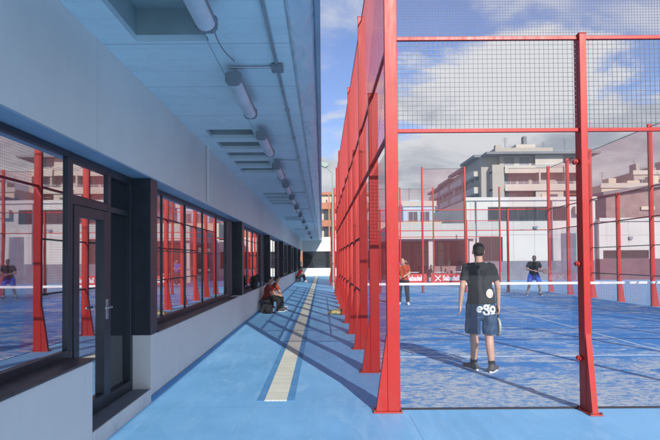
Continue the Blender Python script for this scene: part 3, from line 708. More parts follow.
# apartment block
def apartment():
    A = empty('apartment_block', (36, 90, 0), 0, 'grey apartment block with balconies, dark overhanging roof and penthouse above the hall', 'building'); A.location = (0, 0, 0)
    yF, xa, xb, H = 90.0, 29.0, 45.3, 19.2
    bx('wall', M_apt, A, xa, xb, yF + 1.6, 110, 0, H)
    # front frame: slabs and side fins around the loggias
    fr = MB()
    for k in range(6):
        z = 1.2 + 3.0 * k
        fr.box(xa, xb, yF, yF + 1.598, z, z + .32)
    fr.box(xa, xa + 2.0, yF - .002, yF + 1.597, 0, 17.6); fr.box(xb - .5, xb, yF - .002, yF + 1.597, 0, 17.6)
    fr.build('facade_frame', M_apt, A)
    for k in range(6):
        z = 1.2 + 3.0 * k
        if k == 4: bx('balcony_parapet', M_apt2, A, xa + 2.05, xb - .6, yF - .3, yF - .15, z - .1, z + 1.0)
        else:
            bx('balcony_parapet', M_apt2, A, xa + 2.05, xa + 7.2, yF - .3, yF - .15, z - .1, z + 1.15); bx('balcony_parapet', M_apt2, A, xa + 12.1, xb - .6, yF - .3, yF - .15, z - .1, z + 1.15)
            bx('facade_panel', M_apt2, A, xa + 7.3, xa + 12.0, yF - .05, yF + .05, z, z + 2.98)
    for k in range(6):
        z = 1.2 + 3.0 * k
        rl = MB()
        for xx in (xa + 2.1, xb - .64): rl.box(xx, xx + .04, yF - .26, yF - .22, z + .9, z + 1.44)
        for dz in (1.0, 1.2, 1.4): rl.box(xa + 2.14, xb - .64, yF - .255, yF - .225, z + dz, z + dz + .04)
        rl.build('balcony_rail', M_metal, A)
    wins = []
    for k in range(5):
        z = 1.6 + 3 * k
        for (u, v) in ((2.6, 4.6), (5.0, 6.8), (12.5, 14.5)): wins.append((xa + u, xa + v, z + .1, z + 2.2))
    facade_windows(A, 'y', yF + 1.6, wins, M_winfar, fm=M_apt2)
    facade_windows(A, 'y', yF - .05, [(xa + 8.2, xa + 11.0, 1.6 + 3 * k + .9, 1.6 + 3 * k + 1.9) for k in range(4)], M_winfar, fm=M_apt2)
    bx('top_storey', M_apt2, A, xa + 1.6, xb - .8, yF + .9, yF + 1.59, 17.4, H)
    facade_windows(A, 'y', yF + .9, [(xa + 2.4 + 2.6 * i, xa + 4.0 + 2.6 * i, 17.75, 18.9) for i in range(5)], M_winfar, fm=M_apt)
    bx('divider', M_apt2, A, xa + 7.9, xa + 8.15, yF - .1, yF + 1.5, 13.5, 17.4); bx('divider', M_apt2, A, xa + 12.3, xa + 12.55, yF - .1, yF + 1.5, 13.5, 17.4)
    rf = MB(); rf.box(xa - 1.3, xb + 1.6, yF - 1.2, 111, H + .002, H + .4)
    rfo = rf.build('roof', M_roofd, A)
    bx('penthouse', M_apt, rfo, xa + 1.2, xa + 11.2, yF + 2, yF + 10, H + .4, H + 1.7)
    bx('penthouse', M_apt2, rfo, xa + 5.2, xa + 8.6, yF + 3, yF + 9, H + 1.71, H + 2.5)
    bx('chimney', M_roofd, rfo, xa + 6.5, xa + 7.1, yF + 3, yF + 4, H + 2.51, H + 3.9); bx('chimney', M_apt, rfo, xa + 1.6, xa + 2.6, yF + 3, yF + 4, H + 1.701, H + 2.4)
    for (ax, ah) in ((xa + 3.1, 3.2), (xa + 9.8, 2.4), (xa + 13.5, 3.0)):
        an_ = MB().tube((ax, yF + 2.5, H + .4), (ax, yF + 2.5, H + .4 + ah), .05, n=6)
        for q in range(4): an_.box(ax - .6 + .1 * q, ax + .6 - .1 * q, yF + 2.46, yF + 2.54, H + .4 + ah - .2 - .25 * q, H + .43 + ah - .2 - .25 * q)
        an_.build('aerial', M_roofd, rfo)
    for k in range(4):
        z = 1.2 + 3 * k
        bx('blind', M_beige if k % 2 else M_conc, A, xa + 8.3, xa + 9.6, yF - .09, yF - .055, z + 1.55, z + 2.4)
        bx('awning', M_orange if k == 3 else M_roofd, A, xa + 12.4, xa + 14.8, yF - .5, yF + .2, z + 2.2, z + 2.28)
        bx('air_conditioner', M_conc, A, xa + 5.6, xa + 6.5, yF + 1.1, yF + 1.58, z + .35, z + .95, bevel=.03)
    for k in range(4): bx('blind', M_conc, A, xa + 2.6, xa + 4.6, yF + 1.50, yF + 1.53, 3.2 + 3 * k, 3.9 + 3 * k)
    # side wing stepping back along the street (shaded side)
    sg = [(91.6, 101, 0.0, H), (101, 112, .3, H - .5), (112, 122, .3, H - 1.0), (122, 134, .3, H - 1.4)]
    for (ya, yb, off, hh) in sg:
        x = 27.6 + off
        bx('wing_wall', M_apt, A, x, xa - .01 if ya < 100 else 40, ya + .01, yb - .01, 0, hh)
        bx('wing_roof', M_roofd, A, x - 1.2, 40 if ya > 111 else xa - 1.31, ya + .02, yb - .02, hh + .002, hh + .45)
        for k in range(6):
            z = 1.2 + 3 * k; bx('balcony', M_apt2, A, x - 1.0, x - .005, ya + 1, yb - 1, z - .15, z + .95)
        facade_windows(A, 'x', x, [(u, u + 1.8, 2.4 + 3 * k, 4.1 + 3 * k) for k in range(5) for u in (ya + 1.5, ya + 4.6, ya + 7.6)], M_winfar, fm=M_frame)
    return A
apartment()
# maroon building and rooftops at the right
mb_ = empty('maroon_building', (36, 62, 0), 0, 'maroon brick building with sloping roofline at the right edge', 'building'); mb_.location = (0, 0, 0)
MB().prism([(33.2, 0), (42.2, 0), (42.2, 10.2), (33.2, 8.9)], 1, 62, 74).build('wall', M_purple, mb_)
MB().prism([(32.6, 8.9), (42.8, 10.35), (42.8, 10.75), (32.6, 9.3)], 1, 61.4, 74.5).build('roof', M_roofd, mb_)
bx('sign_board', M_beige, mb_, 37.2, 38.8, 61.8, 61.95, 7.2, 7.6)
def rooftop(x0, x1, y, z, m, label, extras):
    B = empty('town_building', (0, 0, 0), 0, label, 'building', 'town buildings on the skyline')
    bx('wall', m, B, x0, x1, y, y + 9, 0, z)
    bx('parapet', M_apt2, B, x0 - .2, x1 + .2, y - .2, y - .01, z - .5, z + .25)
    n = max(2, int((x1 - x0) / 3))
    facade_windows(B, 'y', y, [(x0 + .8 + (x1 - x0 - 1.2) * i / n, x0 + 2.0 + (x1 - x0 - 1.2) * i / n, z - 2.6 - 3 * k, z - 1.3 - 3 * k) for i in range(n) for k in range(2)], M_winfar, fm=M_apt)
    for u in (x0 + 1.2, x1 - 1.5):
        an_ = MB().tube((u, y + 2, z + .001), (u, y + 2, z + 2.4), .05, n=6)
        for q in range(3): an_.box(u - .5, u + .5, y + 1.97, y + 2.03, z + 2.2 - .25 * q, z + 2.23 - .25 * q)
        an_.build('aerial', M_roofd, B)
    for (u, wv, hv) in extras: bx('chimney', m, B, u, u + wv, y + 1, y + 3, z + .001, z + hv)
rooftop(44.3, 56, 84, 13.2, M_beige, 'beige block with rooftop boxes between apartment block and maroon building', [(46, 1.2, 1.2), (49, 2, .8), (53, 1, 1.6)])
rooftop(53, 62, 90, 16.2, M_apt, 'grey block with jagged chimneys rising behind the maroon building', [(54, .6, 1.6), (56, 1.4, .9), (58.5, .5, 2.0), (60, 1, 1.2)])
rooftop(44, 54, 66, 10.2, M_conc, 'pale building with stepped terraces at the right frame edge', [(46, 3, 1.0), (50, 1, 1.8)])
rooftop(62, 80, 92, 18.5, M_beige, 'tall beige block past the right frame edge', [(63, 2, 1.5), (68, 3, 1)])
rooftop(11.5, 16.0, 75, 9.6, M_bagblue, 'low pale blue building left of the apartment block', [(12.5, 1.5, .5)])
# beige tenement at the end of the walkway
tn = empty('tenement', (3, 80, 0), 0, 'beige tenement with terracotta balconies above the end of the walkway', 'building'); tn.location = (0, 0, 0)
bx('wall', M_beige, tn, -14, 7.5, 80, 92, 0, 11.4)
for k in range(4):
    z = 1.4 + 2.6 * k; MB().box(-13, 7.2, 79.0, 79.99, z, z + .25).box(-13, 7.2, 79.0, 79.08, z + .25, z + .95).build('balcony', M_orange, tn)
for x in range(-13, 8, 2): bx('balcony_post', M_orange, tn, x, x + .18, 78.9, 78.995, 0, 11.3)
facade_windows(tn, 'y', 80, [(x, x + 1.2, 2.3 + 2.6 * k, 3.9 + 2.6 * k) for x in (-11, -7, -3, .4, 2.6, 5.0) for k in range(3)], M_winfar)
bx('roof', M_orange, tn, -14.4, 7.9, 79.6, 92.4, 11.402, 11.8)

# street lamp by the end of the soffit
sl = empty('street_lamp', (.62, 30.0, 0), 0, 'grey-green street lamp head leaning out beside the soffit edge', 'street lamp')
MB().tube((0, 0, 0), (0, 0, 6.6), .06, .04).build('pole', M_green, sl)
MB().tube((0, 0, 6.55), (-.45, 0, 7.0), .035).build('arm', M_green, sl)
MB().prism([(-.75, 7.0), (-.40, 6.82), (-.22, 6.95), (-.3, 7.12), (-.7, 7.16)], 1, -.14, .14).build('lamp_head', M_green, sl, bevel=.03)

# ------------------------------------------------------------------ people
def remeshed(mb, name, m, parent, voxel, smooth=4):
    tmp = mb.build('tmp', None)
    md = tmp.modifiers.new('r', 'REMESH'); md.mode = 'VOXEL'; md.voxel_size = voxel; md.use_smooth_shade = True
    s2 = tmp.modifiers.new('s', 'SMOOTH'); s2.factor = .5; s2.iterations = smooth
    dg = bpy.context.evaluated_depsgraph_get()
    me = bpy.data.meshes.new_from_object(tmp.evaluated_get(dg)); me.name = name
    old = tmp.data; bpy.data.objects.remove(tmp); bpy.data.meshes.remove(old)
    me.materials.clear(); me.materials.append(m)
    for p in me.polygons: p.use_smooth = True
    o = bpy.data.objects.new(name, me); COL.objects.link(o); o.parent = parent
    return o
def tailor(o, cuts, folds=.004, seed=0.0, thick=.005):
    '''cut clean hems (point, normal pointing to the removed side, radius), add cloth folds and thickness'''
    from mathutils import noise as NS
    b = bmesh.new(); b.from_mesh(o.data)
    for (p, nrm, rad) in cuts:
        p = Vector(p); nrm = Vector(nrm).normalized()
        def near(f):
            d = f.calc_center_median() - p; al = d.dot(nrm)
            return (d - nrm * al).length < rad and -.06 < al < .16
        fs = [f for f in b.faces if near(f)]
        ge = set(fs)
        for f in fs: ge.update(f.edges); ge.update(f.verts)
        bmesh.ops.bisect_plane(b, geom=list(ge), plane_co=p, plane_no=nrm, dist=1e-5)
        dead = [f for f in b.faces if near(f) and (f.calc_center_median() - p).dot(nrm) > 0]
        bmesh.ops.delete(b, geom=dead, context='FACES')
    b.normal_update()
    for v in b.verts:
        q = v.co
        f_ = NS.noise(Vector((q.x * 9 + seed, q.y * 9, q.z * 5 + q.x * 7))) * 1.2 + .8 * NS.noise(Vector((q.x * 22, q.y * 20 + seed, q.z * 12 - q.x * 9)))
        v.co = q + v.normal * folds * f_
    b.to_mesh(o.data); b.free()
    md = o.modifiers.new('cloth', 'SOLIDIFY'); md.thickness = thick; md.offset = -1
def hand(mb, wrist, d, side, curl=.35, s=1.0):
    """d: direction of the hand, side: unit vector from palm centre towards the thumb"""
    w_ = Vector(wrist); d = Vector(d).normalized(); side = Vector(side); side = (side - d * side.dot(d)).normalized()
    nrm = d.cross(side)                                     # back/front of the palm
    for k in (-1, 0, 1): mb.capsule(w_, w_ + d * .085 * s + side * k * .026 * s, .020 * s, .015 * s, n=10)
    for k, ln in zip((-1.5, -.5, .5, 1.5), (.058, .072, .078, .068)):
        b0 = w_ + d * .088 * s + side * k * .0205 * s
        d1 = (d * math.cos(curl) - nrm * math.sin(curl)).normalized(); d2 = (d * math.cos(curl * 2.2) - nrm * math.sin(curl * 2.2)).normalized()
        b1 = b0 + d1 * ln * .55 * s; b2 = b1 + d2 * ln * .5 * s
        mb.capsule(b0, b1, .0095 * s, .0088 * s, n=8); mb.capsule(b1, b2, .0088 * s, .0075 * s, n=8)
    t0 = w_ + d * .025 * s + side * .022 * s; t1 = t0 + (d * .6 + side * .75 - nrm * .25).normalized() * .045 * s; t2 = t1 + (d * .9 + side * .25 - nrm * .3).normalized() * .032 * s
    mb.capsule(t0, t1, .013 * s, .0105 * s, n=8); mb.capsule(t1, t2, .0105 * s, .009 * s, n=8)

def bent(up): return up.z < .9
def person(loc, rz, J, label, group=None, scale=1.0, shirt=M_char, bottoms=M_navy, long_legs=False, shoe=M_shoe, sock=None, voxel=.011, face=True, sleeve=.62, hairm=M_hair, shirtlong=0.0, hairlen=0.0, long_sleeve=False, thinner=1.0):
    """J: joints in metres, figure facing local +Y, z up, for a 1.75 m body"""
    P = empty('person', loc, rz, label, 'person', group); P.scale = (scale,) * 3
    V = {k: Vector(v) for k, v in J.items()}
    up = (V['neck'] - V['pelvis']).normalized()
    rt = (V['shR'] - V['shL']).normalized(); fw = up.cross(rt).normalized()
    hd = V['head']; hu = (hd - V['neck']).normalized() if 'hup' not in V else V['hup'].normalized()
    hf = V.get('look', fw).normalized(); hr = hf.cross(hu).normalized(); hf = hu.cross(hr).normalized()
    rotm = Matrix((hr, hf, hu)).transposed()
    b = MB()
    # head
    b.ell(hd + hu * .022, .073, .092, .098, rot=rotm); b.ell(hd - hu * .042 + hf * .018, .056, .066, .072, rot=rotm)
    if face:
        b.capsule(hd + hf * .090 - hu * .002, hd + hf * .106 - hu * .032, .009, .013, n=8)
        b.ell(hd + hf * .078 - hu * .070, .024, .012, .008, rot=rotm)
        b.ell(hd + hf * .074 - hu * .098, .022, .016, .016, rot=rotm)
        for s_ in (-1, 1):
            b.ell(hd + hr * s_ * .076 - hu * .012 - hf * .005, .010, .020, .032, rot=rotm)
    b.capsule(V['neck'] - up * .03, hd - hu * .06 - hf * .01, .056, .052)
    # trunk (hidden under clothes but continuous)
    ch = V['pelvis'].lerp(V['neck'], .68); wa = V['pelvis'].lerp(V['neck'], .32)
    for s_ in (-1, 1):
        b.capsule(wa + rt * s_ * .062, ch + rt * s_ * .075, .085, .095)
        b.capsule(V['pelvis'] + rt * s_ * .07, wa + rt * s_ * .06, .095, .085)
        b.capsule(V['neck'] - up * .04, V['shL' if s_ < 0 else 'shR'] , .05, .052)
    b.capsule(ch + up * .06, V['neck'], .085, .055)
    for s_ in 'LR':
        b.capsule(V['sh' + s_], V['el' + s_], .050, .038); b.capsule(V['el' + s_], V['wr' + s_], .039, .026)
        d = (V['wr' + s_] - V['el' + s_]).normalized()
        sd = V.get('thumb' + s_, fw); hand(b, V['wr' + s_], V.get('hd' + s_, d), sd, J.get('curl', .35) if not isinstance(J.get('curl'), tuple) else .35)
        b.capsule(V['hip' + s_], V['kn' + s_], .088, .058)
        kn, an = V['kn' + s_], V['an' + s_]; m_ = kn.lerp(an, .32)
        bk = -(V['toe' + s_] - an).normalized() * .016
        b.capsule(kn, m_ + bk, .056, .058); b.capsule(m_ + bk, an, .058, .037)
        b.capsule(an, an + Vector((0, 0, -.02)), .038, .036)
    remeshed(b, 'body', M_skin, P, voxel)
    # hair
    h = MB(); h.ell(hd + hu * .046 - hf * .016, .0765, .086, .080, rot=rotm)
    h.ell(hd - hu * (.004 + hairlen) - hf * .040, .070, .057, .066 + hairlen, rot=rotm)
    ho = remeshed(h, 'hair', hairm, P, voxel, 2)
    tailor(ho, [], .003, 3.0, .002)
    if face:
        for s_ in (-1, 1):
            MB().ell(hd + hf * .083 + hr * s_ * .030 + hu * .003, .012, .008, .007, rot=rotm).build('eye', M_eye, P, smooth=True)
    # shirt
    s = MB(); e = .016
    hem = V['pelvis'] - up * (.045 + shirtlong)
    for q in (-1, 1):
        s.capsule(wa + rt * q * .060, ch + rt * q * .082, .085 + e, .096 + e)
        s.capsule(hem - up * .06 + rt * q * .074, wa + rt * q * .060, .120 + e, .090 + e)
        shv = V['shL' if q < 0 else 'shR']
        s.capsule(V['neck'] - up * .05 + rt * q * .03, shv + up * .006 - rt * q * .02, .052 + e * .5, .050 + e * .6)
        s.capsule(ch + rt * q * .08, shv - up * .05 - rt * q * .04, .095 + e, .06)
    s.capsule(ch + up * .06, V['neck'] - up * .035, .088 + e, .080); s.capsule(V['neck'] - up * .05, V['neck'] + up * .03, .072, .066)
    cuts = [] if bent(up) else [(hem, -up, .26)]
    for q in 'LR':
        dr = (V['el' + q] - V['sh' + q]).normalized(); en = V['sh' + q].lerp(V['el' + q], sleeve)
        if long_sleeve: s.capsule(V['el' + q], V['wr' + q], .052, .038); s.capsule(V['sh' + q], V['el' + q], .058, .052)
        else:
            s.capsule(V['sh' + q], en + dr * .04, .050 + e * .7, .060 + e * .4); cuts.append((en + dr * .015, dr, .086))
    cuts.append((V['neck'] + up * .004, up, .10))
    so_ = remeshed(s, 'shirt', shirt, P, voxel, 3); tailor(so_, cuts, .012, V['pelvis'].x * 50)
    # shorts or trousers
    s = MB(); cuts = []
    for q, qq in (('L', -1), ('R', 1)):
        s.capsule(V['pelvis'] + rt * qq * .062, V['hip' + q] + up * .01, .106, .106)
        dl = (V['kn' + q] - V['hip' + q]).normalized()
        if not long_legs and not bent(up): s.capsule(V['pelvis'] + rt * qq * .03, V['pelvis'] + rt * qq * .035 - up * .20, .105, .095)
        if long_legs:
            s.capsule(V['hip' + q], V['kn' + q], .106, .078); s.capsule(V['kn' + q], V['an' + q] + (V['kn' + q] - V['an' + q]) * .05, .078, .066)
            cuts.append((V['an' + q] + Vector((0, 0, .0)), (V['an' + q] - V['kn' + q]), .13))
        else:
            hm_ = V['hem'].x if 'hem' in V else .84; en = V['hip' + q].lerp(V['kn' + q], hm_ + .04)
            s.capsule(V['hip' + q] + rt * qq * .012, en + rt * qq * .018, .100, .096)
            cuts.append((V['hip' + q].lerp(V['kn' + q], hm_), dl, .17))
    sh = remeshed(s, 'trousers' if long_legs else 'shorts', bottoms, P, voxel, 3); tailor(sh, cuts, .012, V['pelvis'].x * 30 + 5)
    for q in 'LR':
        an, to = V['an' + q], V['toe' + q]; f_ = (to - an); f_.z = 0; f_.normalize(); sz = an.z - .09; r_ = f_.cross(Vector((0, 0, 1)))
        s = MB(); c0 = Vector((an.x, an.y, sz + .045))
        for k in (-1, 1):
            s.capsule(c0 - f_ * .045 + r_ * k * .008, c0 + f_ * .17 + r_ * k * .016 - Vector((0, 0, .006)), .040, .034)
        s.capsule(c0 - f_ * .03, Vector((an.x, an.y, an.z)) - f_ * .012, .043, .044); s.capsule(c0 + f_ * .07 + Vector((0, 0, .014)), c0 + Vector((0, 0, .02)), .040, .046)
        so2 = remeshed(s, 'shoe', shoe, P, voxel * .8, 2); tailor(so2, [(Vector((an.x, an.y, an.z + .018)), Vector((0, 0, 1)), .1)], 0, 0, .004)
        so3 = MB(); n_ = 18; pts_ = []
        for k in range(n_):
            t_ = 2 * math.pi * k / n_; l_ = math.cos(t_); pp_ = c0 + f_ * (.062 + .155 * l_) + r_ * (.045 + .006 * l_) * math.sin(t_)
            pts_.append((pp_.x, pp_.y))
        ar = sum(pts_[k][0] * pts_[(k + 1) % n_][1] - pts_[(k + 1) % n_][0] * pts_[k][1] for k in range(n_))
        if ar < 0: pts_.reverse()
        so3.prism(pts_, 2, sz + .0, sz + .024); so3.build('sole', M_print if shoe is M_shoe and face else shoe, so2, bevel=.004)
        if sock:
            k = MB().capsule(an - Vector((0, 0, .02)), an.lerp(V['kn' + q], .18), .044, .050); ko = remeshed(k, 'sock', sock, P, voxel, 1)
            tailor(ko, [(an.lerp(V['kn' + q], .15), V['kn' + q] - an, .12)], .002, 1, .003)
    return P, sh, so_

def conform(me, target, origin, direction, rotm, name, m, parent, lift=.004, sub=1):
    """lay flat artwork on a garment: every vertex is dropped along `direction` on to the cloth (local space)"""
    bm = bmesh.new(); bm.from_mesh(target.data); tree = BVHTree.FromBMesh(bm); bm.free()
    b = bmesh.new(); b.from_mesh(me)
    bmesh.ops.triangulate(b, faces=b.faces[:])
    for _ in range(sub): bmesh.ops.subdivide_edges(b, edges=[e for e in b.edges if e.calc_length() > .012], cuts=1, use_grid_fill=True)
    for v in b.verts:
        p = Vector(origin) + rotm @ v.co
        hit = tree.ray_cast(p - Vector(direction) * .5, Vector(direction))
        v.co = (hit[0] - Vector(direction) * lift) if hit[0] else p
    out = bpy.data.meshes.new(name); b.to_mesh(out); b.free(); out.materials.clear(); out.materials.append(m)
    o = bpy.data.objects.new(name, out); COL.objects.link(o); o.parent = parent
    return o

# man standing with his back to the camera; he faces +Y
J1 = dict(pelvis=(.015, 0, .96), neck=(-.005, .0, 1.475), head=(-.01, .01, 1.625), look=(.05, 1, -.1), hup=(0, .02, 1),
          shL=(-.175, 0, 1.405), shR=(.165, 0, 1.405), elL=(-.245, -.03, 1.15), elR=(.245, -.02, 1.14),
          wrL=(-.262, .02, .90), wrR=(.262, .03, .90), thumbL=(.3, 1, 0), thumbR=(-.3, 1, 0), hdL=(0, .1, -1), hdR=(0, .1, -1),
          hipL=(-.08, 0, .90), hipR=(.10, -.01, .90), knL=(-.085, .01, .49), knR=(.105, -.05, .48), anL=(-.085, .04, .09), anR=(.115, -.12, .09),
          toeL=(-.15, .2, .03), toeR=(.23, .06, .03), hem=(.96, 0, 0))
P1, sh1, st1 = person((2.28, 7.72, .012), 0, J1, 'man in black t-shirt and navy shorts standing with his back to the camera', scale=1.055, shoe=M_shoe, sock=M_black, voxel=.0075, shirtlong=.0)
RB = Matrix(((1, 0, 0), (0, 0, -1), (0, 1, 0)))  # artwork x->x, y->z, seen from -Y
def ribbon(paths):
    """flat strokes [(points, half width)] as small quads so that they can follow the cloth"""
    me = bpy.data.meshes.new('stroke'); v = []; f = []
    for pts, hw in paths:
        i = len(v)
        for k, (x, y) in enumerate(pts):
            a = pts[max(0, k - 1)]; b = pts[min(len(pts) - 1, k + 1)]; dx, dy = b[0] - a[0], b[1] - a[1]; l_ = math.hypot(dx, dy) or 1
            for t in (-1, -.33, .33, 1): v.append((x - dy / l_ * hw * t, y + dx / l_ * hw * t, 0))
        for k in range(len(pts) - 1):
            for j in range(3): f.append((i + k * 4 + j, i + k * 4 + j + 1, i + k * 4 + j + 5, i + k * 4 + j + 4))
    me.from_pydata(v, [], f); return me
def arc(cx, cy, r, a0, a1, n=26, ry=None): return [(cx + r * math.cos(R(a0 + (a1 - a0) * k / n)), cy + (ry or r) * math.sin(R(a0 + (a1 - a0) * k / n))) for k in range(n + 1)]
seg = lambda x0, y0, x1, y1, n=8: [(x0 + (x1 - x0) * k / n, y0 + (y1 - y0) * k / n) for k in range(n + 1)]
ego = [(arc(-.098, .005, .032, 0, 310), .013), (seg(-.122, .003, -.070, .003), .008),
       (arc(-.012, .034, .026, 0, 360), .013), (seg(.004, .056, .040, .066), .008), (arc(-.010, -.034, .030, 80, -200), .012), (seg(-.03, .012, -.012, -.002), .010),
       (arc(.078, .006, .034, 0, 360), .014), (seg(.04, -.055, .11, -.050), .006)]
conform(ribbon(ego), sh1, (.065, -.3, .835), (0, 1, 0), RB, 'shorts_lettering', M_print, sh1, .004, 0)
def ring_mesh(rx, rz, inner=0.0, n=28):
    me = bpy.data.meshes.new('ring'); v = []; f = []
    rs = [inner + (1 - inner) * k / 3 for k in range(4)] if inner else [.02, .35, .7, 1]
    for q in rs:
        for k in range(n): v.append((rx * q * math.cos(2 * math.pi * k / n), rz * q * math.sin(2 * math.pi * k / n), 0))
    for j in range(3):
        for k in range(n): f.append((j * n + k, j * n + (k + 1) % n, (j + 1) * n + (k + 1) % n, (j + 1) * n + k))
    me.from_pydata(v, [], f); return me
conform(ring_mesh(.048, .060), st1, (.105, -.3, 1.055), (0, 1, 0), RB, 'shirt_emblem', M_print, st1, .004, 0)
conform(ring_mesh(.040, .052, .45), st1, (.105, -.3, 1.055), (0, 1, 0), RB, 'shirt_emblem_ring', M_pinkp, st1, .006, 0)
conform(ribbon([(arc(0, 0, .010, 0, 310), .0035), (seg(-.008, 0, .008, 0), .0028)]), st1, (.105, -.3, 1.057), (0, 1, 0), RB, 'shirt_emblem_letter', M_pinkp, st1, .006, 0)
# racket in his right hand, edge on
rk = empty('padel_racket', (2.28 + .262 * 1.055, 7.75, .86), 0, 'padel racket held edge-on in the standing man’s right hand', 'racket')
m_ = MB(); m_.tube((0, 0, .03), (0, .03, -.10), .015); m_.build('handle', M_black, rk)
m_ = MB(); n = 20; pts = [(.03 + .115 * math.cos(2 * math.pi * k / n), -.235 + .135 * math.sin(2 * math.pi * k / n)) for k in range(n)]
m_.prism(pts, 0, -.018, .018); m_.build('racket_head', M_green, rk, bevel=.008)

# player beyond the net on the left, three-quarter to the camera
J2 = dict(pelvis=(0, 0, .94), neck=(0, .04, 1.44), head=(0, .075, 1.575), look=(.5, 1, -.2), hup=(0, .15, 1),
          shL=(-.17, .03, 1.39), shR=(.17, .03, 1.39), elL=(-.22, .05, 1.13), elR=(.23, .02, 1.13), wrL=(-.10, .24, 1.05), wrR=(.13, .22, 1.02),
          thumbL=(0, 0, 1), thumbR=(0, 0, 1), hipL=(-.09, 0, .88), hipR=(.09, 0, .88), knL=(-.13, .05, .48), knR=(.14, .05, .48), anL=(-.15, .0, .09), anR=(.16, -.02, .09),
          toeL=(-.2, .2, .03), toeR=(.22, .18, .03))
person((2.90, 19.0, .012), R(165), J2, 'player in dark orange top and long black trousers beyond the net at left', scale=.98, shirt=M_rust, bottoms=M_black, long_legs=True, shoe=M_shoew, voxel=.012)
# player in blue shorts, far right of the court, racket forward
J3 = dict(pelvis=(0, 0, .88), neck=(.02, .16, 1.36), head=(.02, .22, 1.49), look=(0, 1, -.1), hup=(0, .2, 1),
          shL=(-.17, .15, 1.31), shR=(.20, .14, 1.31), elL=(-.27, .12, 1.06), elR=(.30, .14, 1.06), wrL=(-.10, .38, 1.02), wrR=(.10, .40, 1.00),
          thumbL=(0, 0, 1), thumbR=(0, 0, 1), hipL=(-.10, 0, .83), hipR=(.10, 0, .83), knL=(-.19, .13, .47), knR=(.19, .13, .47), anL=(-.24, -.02, .09), anR=(.24, -.05, .09),
          toeL=(-.28, .16, .03), toeR=(.3, .16, .03))
person((9.25, 23.3, .012), R(172), J3, 'crouched player in black t-shirt and bright blue shorts at the back of the court', scale=1.08, shirt=M_char, bottoms=M_blueshort, shoe=M_shoe, sock=M_shoew, voxel=.012)
rk2 = empty('padel_racket', (9.42, 22.8, 1.05), R(20), 'racket held out in front of the player in blue shorts', 'racket')
m_ = MB(); m_.tube((-.12, .05, .02), (.02, 0, .03), .015); m_.build('handle', M_black, rk2)
pts = [(.15 + .13 * math.cos(2 * math.pi * k / n), .03 + .115 * math.sin(2 * math.pi * k / n)) for k in range(n)]
MB().prism(pts, 1, -.018, .018).build('racket_head', M_purple, rk2, bevel=.008)

# seated people along the wall
def seated(loc, rz, label, lean=.2, shirt=M_redcloth, voxel=.014, scale=1.0, bottoms=M_black, dx=0.0, shoe=M_shoew, group='people seated along the wall', sit=.42):
    J = dict(pelvis=(0, 0, sit + .08), neck=(dx, lean, sit + .55), head=(dx, lean + .05, sit + .69), look=(.1, 1, -.35), hup=(0, .25, 1),
             shL=(-.17 + dx, lean, sit + .50), shR=(.17 + dx, lean, sit + .50), elL=(-.24, lean + .12, sit + .26), elR=(.24, lean + .12, sit + .26),
             wrL=(-.10, .42, sit + .20), wrR=(.12, .44, sit + .20), thumbL=(0, 0, 1), thumbR=(0, 0, 1),
             hipL=(-.09, .03, sit + .07), hipR=(.09, .03, sit + .07), knL=(-.16, .44, sit + .06), knR=(.16, .44, sit + .06),
             anL=(-.15, .50, .09), anR=(.19, .46, .09), toeL=(-.17, .7, .03), toeR=(.22, .66, .03))
    return person(loc, rz, J, label, group, scale, shirt, bottoms, True, shoe, None, voxel)
def bench(loc, ln, label, grp='benches against the wall'):
    B = empty('bench', loc, 0, label, 'bench', grp)
    MB().box(-.16, .16, -ln / 2, ln / 2, .34, .385).build('seat', M_frame, B, bevel=.008)
    for y in (-ln / 2 + .15, ln / 2 - .15):
        MB().box(-.13, .13, y - .025, y + .025, 0, .34).build('leg', M_frame, B, bevel=.005)
bench((-1.79, 17.35, 0), 2.0, 'low dark bench against the wall under the nearer seated group')
seated((-1.80, 17.75, 0), R(-78), 'person in orange-red top leaning forward on the bench, dark hair, arm on knees', .26, M_rust, sit=.34, scale=.95)
seated((-1.80, 17.05, 0), R(-95), 'person in dark red top seated behind the leaning one, nearer the camera', .10, M_maroon, sit=.34, shoe=M_shoe, scale=.95)
bench((-1.79, 40.0, 0), 2.2, 'low dark bench far down the walkway')
seated((-1.80, 39.6, 0), R(-80), 'far seated person in red on the distant bench, nearer one of the pair', .18, M_redcloth, .02, sit=.36)
seated((-1.80, 40.5, 0), R(-88), 'far seated person in dark clothes on the distant bench, farther one of the pair', .22, M_black, .02, sit=.36)
def backpack(loc, rz, label, m, sc=1.0, grp='bags by the nearer bench'):
    B = empty('backpack', loc, rz, label, 'bag', grp); B.scale = (sc,) * 3
    b = MB().ell((0, 0, .22), .17, .13, .24); b.capsule((-.10, 0, .12), (.10, 0, .12), .12, .12); b.capsule((-.08, 0, .34), (.08, 0, .34), .10, .10)
    remeshed(b, 'bag_body', m, B, .014)
    p = MB().ell((0, -.12, .15), .11, .06, .10); remeshed(p, 'front_pocket', M_lampbody, B, .012)
    for q in (-1, 1):
        s = MB(); pv = None
        for k in range(9):
            a = k / 8 * math.pi; pt = Vector((q * .08, .10 + .07 * math.sin(a), .10 + .32 * k / 8))
            if pv: s.tube(pv, pt, .013, n=6)
            pv = pt
        s.build('strap', M_black, B)
backpack((-1.98, 15.6, .79), R(85), 'black backpack on the window sill, nearer the camera than the seated pair', M_black, .85)
backpack((-1.97, 16.25, .79), R(100), 'second black backpack on the window sill, close behind the seated pair', M_black, .9)
sb = empty('sports_bag', (-1.62, 16.35, 0), R(80), 'dark duffel bag with red end and pale side panel on the floor before the bench', 'bag', 'bags by the nearer bench')
